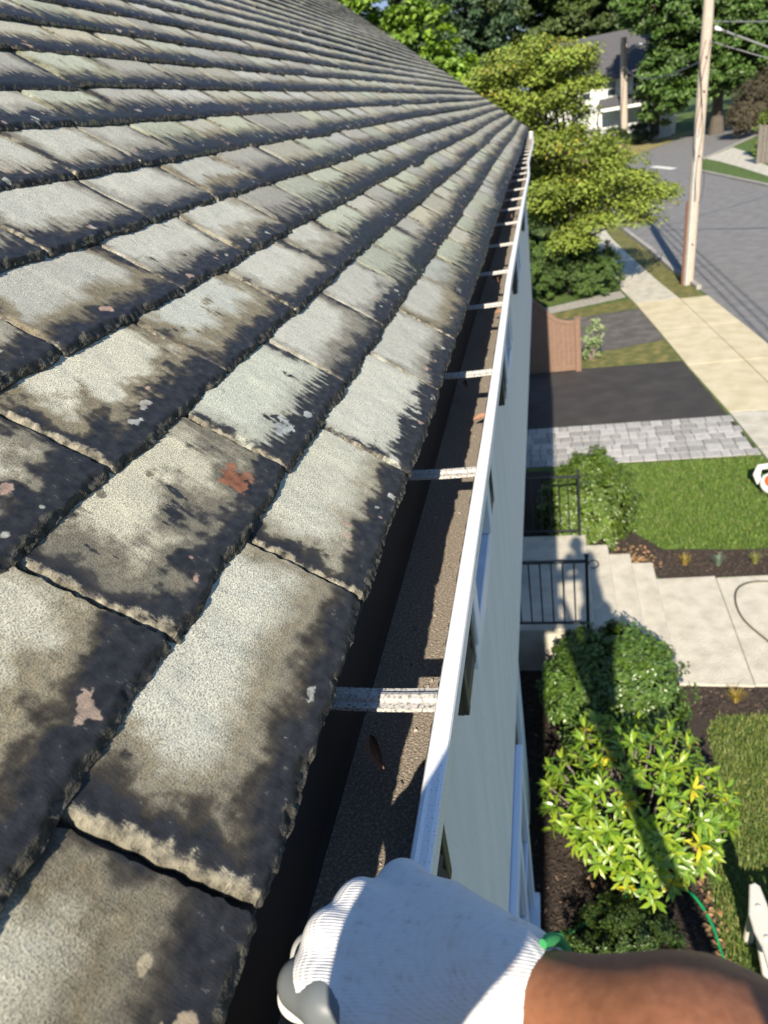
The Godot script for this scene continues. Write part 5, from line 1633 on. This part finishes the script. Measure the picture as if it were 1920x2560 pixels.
func build_person() -> void:
	# extension ladder leaning on the gutter
	var la := thing("ladder", "aluminium ladder leaning on the gutter beside the camera, out of view", "ladder", Vector3(1.72, 0, 0.42))
	var alu := mat(lin(0.55, 0.56, 0.58), 0.4, {"metallic": 0.7})
	var foot := Vector3.ZERO
	var head := Vector3(-1.72 - 0.112, 5.34, 0)
	for s in [-0.2, 0.2]:
		var d := (head - foot).normalized()
		mi("rail", bx((foot + head) / 2 + Vector3(0, 0, s), Vector3(0.075, (head - foot).length(), 0.028), 0.004, Basis(Vector3(d.y, -d.x, 0), d, Vector3(0, 0, 1))), alu, la)
	for i in 17:
		var p := foot.lerp(head, (i + 0.6) / 17.3)
		var r := MB.new()
		r.tube([p + Vector3(0, 0, -0.19), p + Vector3(0, 0, 0.19)], [0.017, 0.017], 10)
		mi("rung", r.mesh(), alu, la)

	var base := Vector3(0.22, 4.36, 0.42)
	var t := thing("person", "person on a ladder, bare brown forearm and white knit glove gripping the gutter edge", "person", base)
	var skin := noisy(81, [[0.0, lin(0.20, 0.078, 0.036)], [0.5, lin(0.26, 0.108, 0.052)], [1.0, lin(0.32, 0.14, 0.072)]], 0.06, 0.52, 1.6, 0.012, 0.10)
	skin.uv1_world_triplanar = false
	skin.subsurf_scatter_enabled = true
	skin.subsurf_scatter_strength = 0.15
	var W := Vector3(-0.052, 5.272, -0.268)
	var E := Vector3(0.205, 5.385, -0.150)
	var SR := Vector3(0.25, 5.765, 0.03)
	var SL := Vector3(0.10, 5.85, 0.22)
	var EL := Vector3(-0.130, 5.510, 0.08)
	var HL := Vector3(-0.045, 5.735, 0.045)
	var hips := Vector3(0.27, 5.24, 0.34)
	var body := [
		[Vector3(0.095, 6.125, 0.235), Vector3(0.088, 6.08, 0.20), 0.084, 0.075], [Vector3(0.088, 6.05, 0.185), Vector3(0.088, 6.005, 0.165), 0.060, 0.048],
		[Vector3(0.10, 6.03, 0.23), Vector3(0.165, 5.83, 0.18), 0.052, 0.060],
		[SR, SL, 0.060, 0.060], [Vector3(0.25, 5.68, 0.12), Vector3(0.17, 5.70, 0.21), 0.085, 0.085],
		[Vector3(0.22, 5.64, 0.18), Vector3(0.25, 5.42, 0.28), 0.105, 0.105], [Vector3(0.25, 5.42, 0.28), hips, 0.105, 0.12],
		[SR, E, 0.055, 0.042], [E, W.lerp(E, 0.45), 0.043, 0.041], [W.lerp(E, 0.45), W.lerp(E, 0.04), 0.043, 0.029],
		[SL, EL, 0.046, 0.037], [EL, HL, 0.039, 0.029],
		[hips + Vector3(0.08, -0.02, -0.03), Vector3(0.30, 4.83, 0.30), 0.092, 0.062], [Vector3(0.30, 4.83, 0.30), Vector3(0.30, 4.46, 0.40), 0.06, 0.042],
		[hips + Vector3(-0.08, -0.02, 0.05), Vector3(0.17, 4.83, 0.40), 0.092, 0.062], [Vector3(0.17, 4.83, 0.40), Vector3(0.24, 4.46, 0.50), 0.06, 0.042]]
	var bm := MB.new()
	flesh(body, 0.012, 0.045, bm, base)
	# face: nose, brow, ears; and the hand that holds the phone
	var hf := Vector3(-0.010, 0.052, -0.002)
	flesh([[Vector3(0.098, 6.035, 0.128) + hf, Vector3(0.097, 6.005, 0.110) + hf, 0.010, 0.013], [Vector3(0.07, 6.055, 0.135) + hf, Vector3(0.13, 6.055, 0.135) + hf, 0.012, 0.012], [Vector3(0.012, 6.03, 0.22) + hf, Vector3(0.012, 6.0, 0.215) + hf, 0.014, 0.010], [Vector3(0.185, 6.03, 0.22) + hf, Vector3(0.185, 6.0, 0.215) + hf, 0.014, 0.010], [Vector3(0.08, 5.972, 0.122) + hf, Vector3(0.12, 5.972, 0.122) + hf, 0.010, 0.010]], 0.004, 0.008, bm, base)
	var ph := [[HL, HL + Vector3(0.01, 0.03, -0.02), 0.028, 0.024]]
	for k in 4:
		var b := HL + Vector3(0.0, 0.028 + 0.004 * k, -0.018 + 0.018 * k - 0.027)
		ph.append([b, b + Vector3(0.012, 0.028, 0.004), 0.0095, 0.009])
		ph.append([b + Vector3(0.012, 0.028, 0.004), b + Vector3(0.034, 0.030, 0.010), 0.009, 0.0078])
	ph.append([HL + Vector3(0.01, 0.01, 0.015), HL + Vector3(0.035, 0.03, 0.03), 0.011, 0.009])
	flesh(ph, 0.004, 0.01, bm, base)
	mi("body", bm.mesh(), skin, t)
	# clothing
	var shirt := MB.new()
	flesh([[SR, SL, 0.069, 0.069], [Vector3(0.25, 5.68, 0.12), Vector3(0.17, 5.70, 0.21), 0.094, 0.094], [Vector3(0.22, 5.64, 0.18), Vector3(0.25, 5.42, 0.28), 0.115, 0.116], [Vector3(0.25, 5.42, 0.28), hips, 0.116, 0.131], [SR, SR.lerp(E, 0.45), 0.066, 0.062], [SL, SL.lerp(EL, 0.4), 0.060, 0.056]], 0.014, 0.05, shirt, base)
	mi("shirt", shirt.mesh(), noisy(82, [[0.0, lin(0.05, 0.07, 0.10)], [1.0, lin(0.08, 0.10, 0.14)]], 0.3, 0.9, 2.0), t)
	var tro := MB.new()
	flesh([[hips + Vector3(-0.05, -0.02, 0), hips + Vector3(0.05, -0.02, 0), 0.135, 0.135], [hips + Vector3(0.08, -0.04, -0.03), Vector3(0.30, 4.83, 0.30), 0.105, 0.078], [Vector3(0.30, 4.83, 0.30), Vector3(0.30, 4.46, 0.40), 0.076, 0.066], [hips + Vector3(-0.08, -0.04, 0.05), Vector3(0.17, 4.83, 0.40), 0.105, 0.078], [Vector3(0.17, 4.83, 0.40), Vector3(0.24, 4.46, 0.50), 0.076, 0.066]], 0.015, 0.04, tro, base)
	mi("trousers", tro.mesh(), noisy(83, [[0.0, lin(0.10, 0.09, 0.07)], [1.0, lin(0.16, 0.145, 0.115)]], 0.3, 0.9, 2.0), t)
	for q in [Vector3(0.30, 4.41, 0.40), Vector3(0.24, 4.41, 0.50)]:
		var sh := MB.new()
		flesh([[q + Vector3(0.04, 0, 0), q + Vector3(-0.13, -0.012, -0.03), 0.046, 0.036], [q + Vector3(0.03, 0.04, 0), q, 0.045, 0.045]], 0.012, 0.02, sh, base)
		mi("shoe", sh.mesh(), mat(lin(0.06, 0.045, 0.03), 0.7), t)
	var hair := MB.new()
	flesh([[Vector3(0.097, 6.15, 0.25), Vector3(0.095, 6.14, 0.21), 0.078, 0.074], [Vector3(0.10, 6.09, 0.285), Vector3(0.10, 6.05, 0.275), 0.050, 0.043]], 0.012, 0.03, hair, base)
	mi("hair", hair.mesh(), mat(lin(0.02, 0.015, 0.012), 0.8), t)

	# right hand in its knit glove, fingers closed over the lip into the gutter
	var mcp := [Vector3(-0.186, 5.254, -0.266), Vector3(-0.184, 5.259, -0.294), Vector3(-0.168, 5.255, -0.323), Vector3(-0.140, 5.246, -0.350)]
	var pip := [Vector3(-0.212, 5.222, -0.270), Vector3(-0.210, 5.222, -0.300), Vector3(-0.194, 5.218, -0.330), Vector3(-0.170, 5.208, -0.356)]
	var dip := [Vector3(-0.205, 5.190, -0.274), Vector3(-0.204, 5.188, -0.303), Vector3(-0.192, 5.184, -0.332), Vector3(-0.175, 5.180, -0.357)]
	var tip := [Vector3(-0.186, 5.172, -0.276), Vector3(-0.184, 5.168, -0.304), Vector3(-0.176, 5.168, -0.332), Vector3(-0.170, 5.166, -0.356)]
	var gl := []
	for k in 4:
		var fr: float = [0.0140, 0.0145, 0.0138, 0.0125][k]
		gl.append([W + Vector3(-0.015, 0.0, -0.010 * (k - 1)), mcp[k], 0.029, fr + 0.006])
		gl.append([mcp[k], pip[k], fr + 0.005, fr + 0.001])
		gl.append([pip[k], dip[k], fr, fr - 0.001])
		gl.append([dip[k], tip[k], fr - 0.001, fr - 0.002])
	gl.append([W + Vector3(-0.02, -0.004, 0.012), Vector3(-0.135, 5.250, -0.248), 0.030, 0.024])
	gl.append([W + Vector3(-0.02, -0.006, -0.03), Vector3(-0.10, 5.238, -0.338), 0.026, 0.022])
	var th := [Vector3(-0.100, 5.254, -0.250), Vector3(-0.143, 5.259, -0.243), Vector3(-0.177, 5.260, -0.251), Vector3(-0.202, 5.251, -0.264)]
	gl.append([th[0], th[1], 0.023, 0.0175])
	gl.append([th[1], th[2], 0.0175, 0.0155])
	gl.append([th[2], th[3], 0.0155, 0.0135])
	# cuff with soft folds
	var ax := (E - W).normalized()
	for k in 6:
		var c := W + ax * (-0.048 + 0.0125 * k)
		var rr: float = [0.0325, 0.037, 0.0335, 0.038, 0.0345, 0.0385][k]
		gl.append([c + Vector3(0, 0, 0.002 * sin(k * 2.0)), c + ax * 0.004, rr, rr - 0.001])
	var gm := MB.new()
	flesh(gl, 0.0028, 0.014, gm, base)
	var knit := mat(Color.WHITE, 0.9)
	knit.uv1_triplanar = true
	knit.uv1_scale = Vector3.ONE / 0.0384
	var ki := Image.create_empty(256, 256, false, Image.FORMAT_L8)
	for y in 256:
		for x in 256:
			var rib := 0.5 + 0.5 * cos(TAU * y / 16.0)
			var loop := 0.5 + 0.5 * cos(TAU * (x / 12.8 + 0.25 * cos(TAU * y / 16.0)))
			ki.set_pixel(x, y, Color(1, 1, 1) * (0.25 + 0.55 * rib + 0.2 * loop * rib))
	ki.convert(Image.FORMAT_RGBA8)
	ki.bump_map_to_normal_map(4.5)
	knit.normal_enabled = true
	knit.normal_texture = ImageTexture.create_from_image(ki)
	knit.normal_scale = 1.0
	knit.albedo_color = Color.WHITE
	knit.albedo_texture = ntex(86, 0.012, [[0.0, lin(0.50, 0.44, 0.39)], [0.22, lin(0.62, 0.60, 0.57)], [0.4, lin(0.66, 0.655, 0.64)], [1.0, lin(0.69, 0.69, 0.68)]], 256, 4)
	mi("glove", gm.mesh(), knit, t)
	# grey rubber coating of the thumb and of the finger ends
	var cm := MB.new()
	var co := [[th[1].lerp(th[2], 0.25), th[2], 0.0190, 0.0200], [th[2], th[3], 0.0200, 0.0190]]
	for k in 4:
		var fr: float = [0.0135, 0.0140, 0.0135, 0.0122][k] + 0.0006
		co.append([pip[k].lerp(dip[k], 0.6), dip[k], fr, fr - 0.001])
		co.append([dip[k], tip[k], fr - 0.001, fr - 0.002])
	flesh(co, 0.0026, 0.004, cm, base)
	mi("rubber_coating", cm.mesh(), mat(lin(0.13, 0.145, 0.150), 0.32), t)
	var hem := MB.new()
	var q0 := W + ax * 0.036 - base
	var up := (Vector3.UP - ax * ax.y).normalized()
	var fwd := ax.cross(up)
	var hpts := []
	var hr := []
	for i in 25:
		var a := lerpf(0.5, 2.8, i / 24.0)
		hpts.append(q0 + (up * cos(a) - fwd * sin(a) * signf(fwd.z) * 1.0) * 0.0368 + ax * 0.003 * sin(a * 3.0))
		hr.append(0.0042 if i > 1 and i < 23 else 0.003)
	hem.tube(hpts, hr, 10)
	mi("cuff_hem", hem.mesh(), noisy(85, [[0.0, lin(0.02, 0.20, 0.06)], [1.0, lin(0.05, 0.36, 0.12)]], 0.02, 0.9, 6.0, 0.03, 0.1), t)

	# the phone taking the picture
	var pt := thing("phone", "dark phone held up beside the head, behind the camera", "phone", Vector3(0, 5.8, 0))
	var cb := Basis(Vector3(0.9700, -0.1562, -0.1859), Vector3(0.0449, 0.8666, -0.4970), Vector3(0.2387, 0.4738, 0.8477)).orthonormalized()
	mi("phone_body", bx(cb * Vector3(0.012, -0.050, 0.010), Vector3(0.071, 0.146, 0.008), 0.003, cb), mat(lin(0.03, 0.03, 0.035), 0.4), pt)

# ---------------------------------------------------------------- small things
func build_small() -> void:
	# dry curled leaves in the gutter
	var lm := mat(lin(0.30, 0.155, 0.095), 0.8)
	var lf := MB.new()
	for i in 8:
		for j in 3:
			var p := []
			for q in [[i, j], [i + 1, j], [i + 1, j + 1], [i, j + 1]]:
				var a: float = q[0] / 8.0
				var w: float = sin(PI * clampf(a * 0.94 + 0.03, 0, 1)) * 0.011
				var c: float = (q[1] / 3.0 - 0.5) * 2.0
				p.append(Vector3(c * w, 0.004 + 0.55 * w * c * c + 0.006 * sin(a * 3.0) + 0.0012 * (q[0] % 2), (a - 0.5) * 0.062))
			lf.quad(p[0], p[1], p[2], p[3])
	var mesh := lf.mesh()
	var spots := [[Vector3(-0.238, 5.100, -0.618), 0.5, 1.0, "curled reddish brown leaf in the gutter nearest the glove"], [Vector3(-0.250, 5.085, -2.02), 0.3, 1.05, "curled brown leaf in the gutter past the third hanger"], [Vector3(-0.190, 5.068, -1.80), 1.9, 0.8, "small dark curled leaf on the sunlit side of the gutter"], [Vector3(-0.235, 5.085, -3.42), 0.4, 1.5, "long pale brown leaf lying in the gutter shade"], [Vector3(-0.186, 5.07, -2.88), 1.2, 1.0, "brown leaf against the gutter lip before a hanger"], [Vector3(-0.226, 5.10, -5.35), 0.2, 1.3, "brown leaf at the slate edge far along the gutter"]]
	for q in spots:
		var o := mi("dry_leaf", mesh, lm)
		o.transform = Transform3D(Basis(Vector3.UP, q[1]).scaled(Vector3.ONE * q[2]) * Basis(Vector3(0, 0, 1), 0.5), q[0])
		tag(o, q[3], "leaf", "dry leaves in the gutter")
	var rl := mi("red_leaf", mesh, mat(lin(0.62, 0.12, 0.05), 0.7))
	rl.transform = Transform3D(Basis(RU.cross(Vector3(0, 0, 1)).normalized(), RN, Vector3(0, 0, 1)).scaled(Vector3.ONE * 1.3), EAVE + RU * 0.05 + RN * 0.004 + Vector3(0, 0, -3.9))
	tag(rl, "small bright orange red leaf lying on the slates near the eave", "leaf")
	var grit := MB.new()
	grit.box(Transform3D(), Vector3(0.008, 0.005, 0.007), 0.002)
	var xf := []
	var cols := []
	for i in 500:
		var z := -0.15 - 7.0 * pow(rng.randf(), 1.6)
		var s := rv(0.2, 0.8)
		xf.append(Transform3D(Basis(rdir(), rv(0, TAU)).scaled(Vector3.ONE * s), Vector3(rv(-0.29, -0.184) + gx(z), 5.042, z)))
		cols.append(lc(Color(0.10, 0.09, 0.07), Color(0.34, 0.31, 0.26), 0.3))
	var gm := mat(Color.WHITE, 0.95)
	gm.vertex_color_use_as_albedo = true
	var g := multimesh("gutter_grit", grit.mesh(), gm, xf, cols)
	stuff(g)
	tag(g, "fine gritty sediment along the floor of the gutter", "grit")
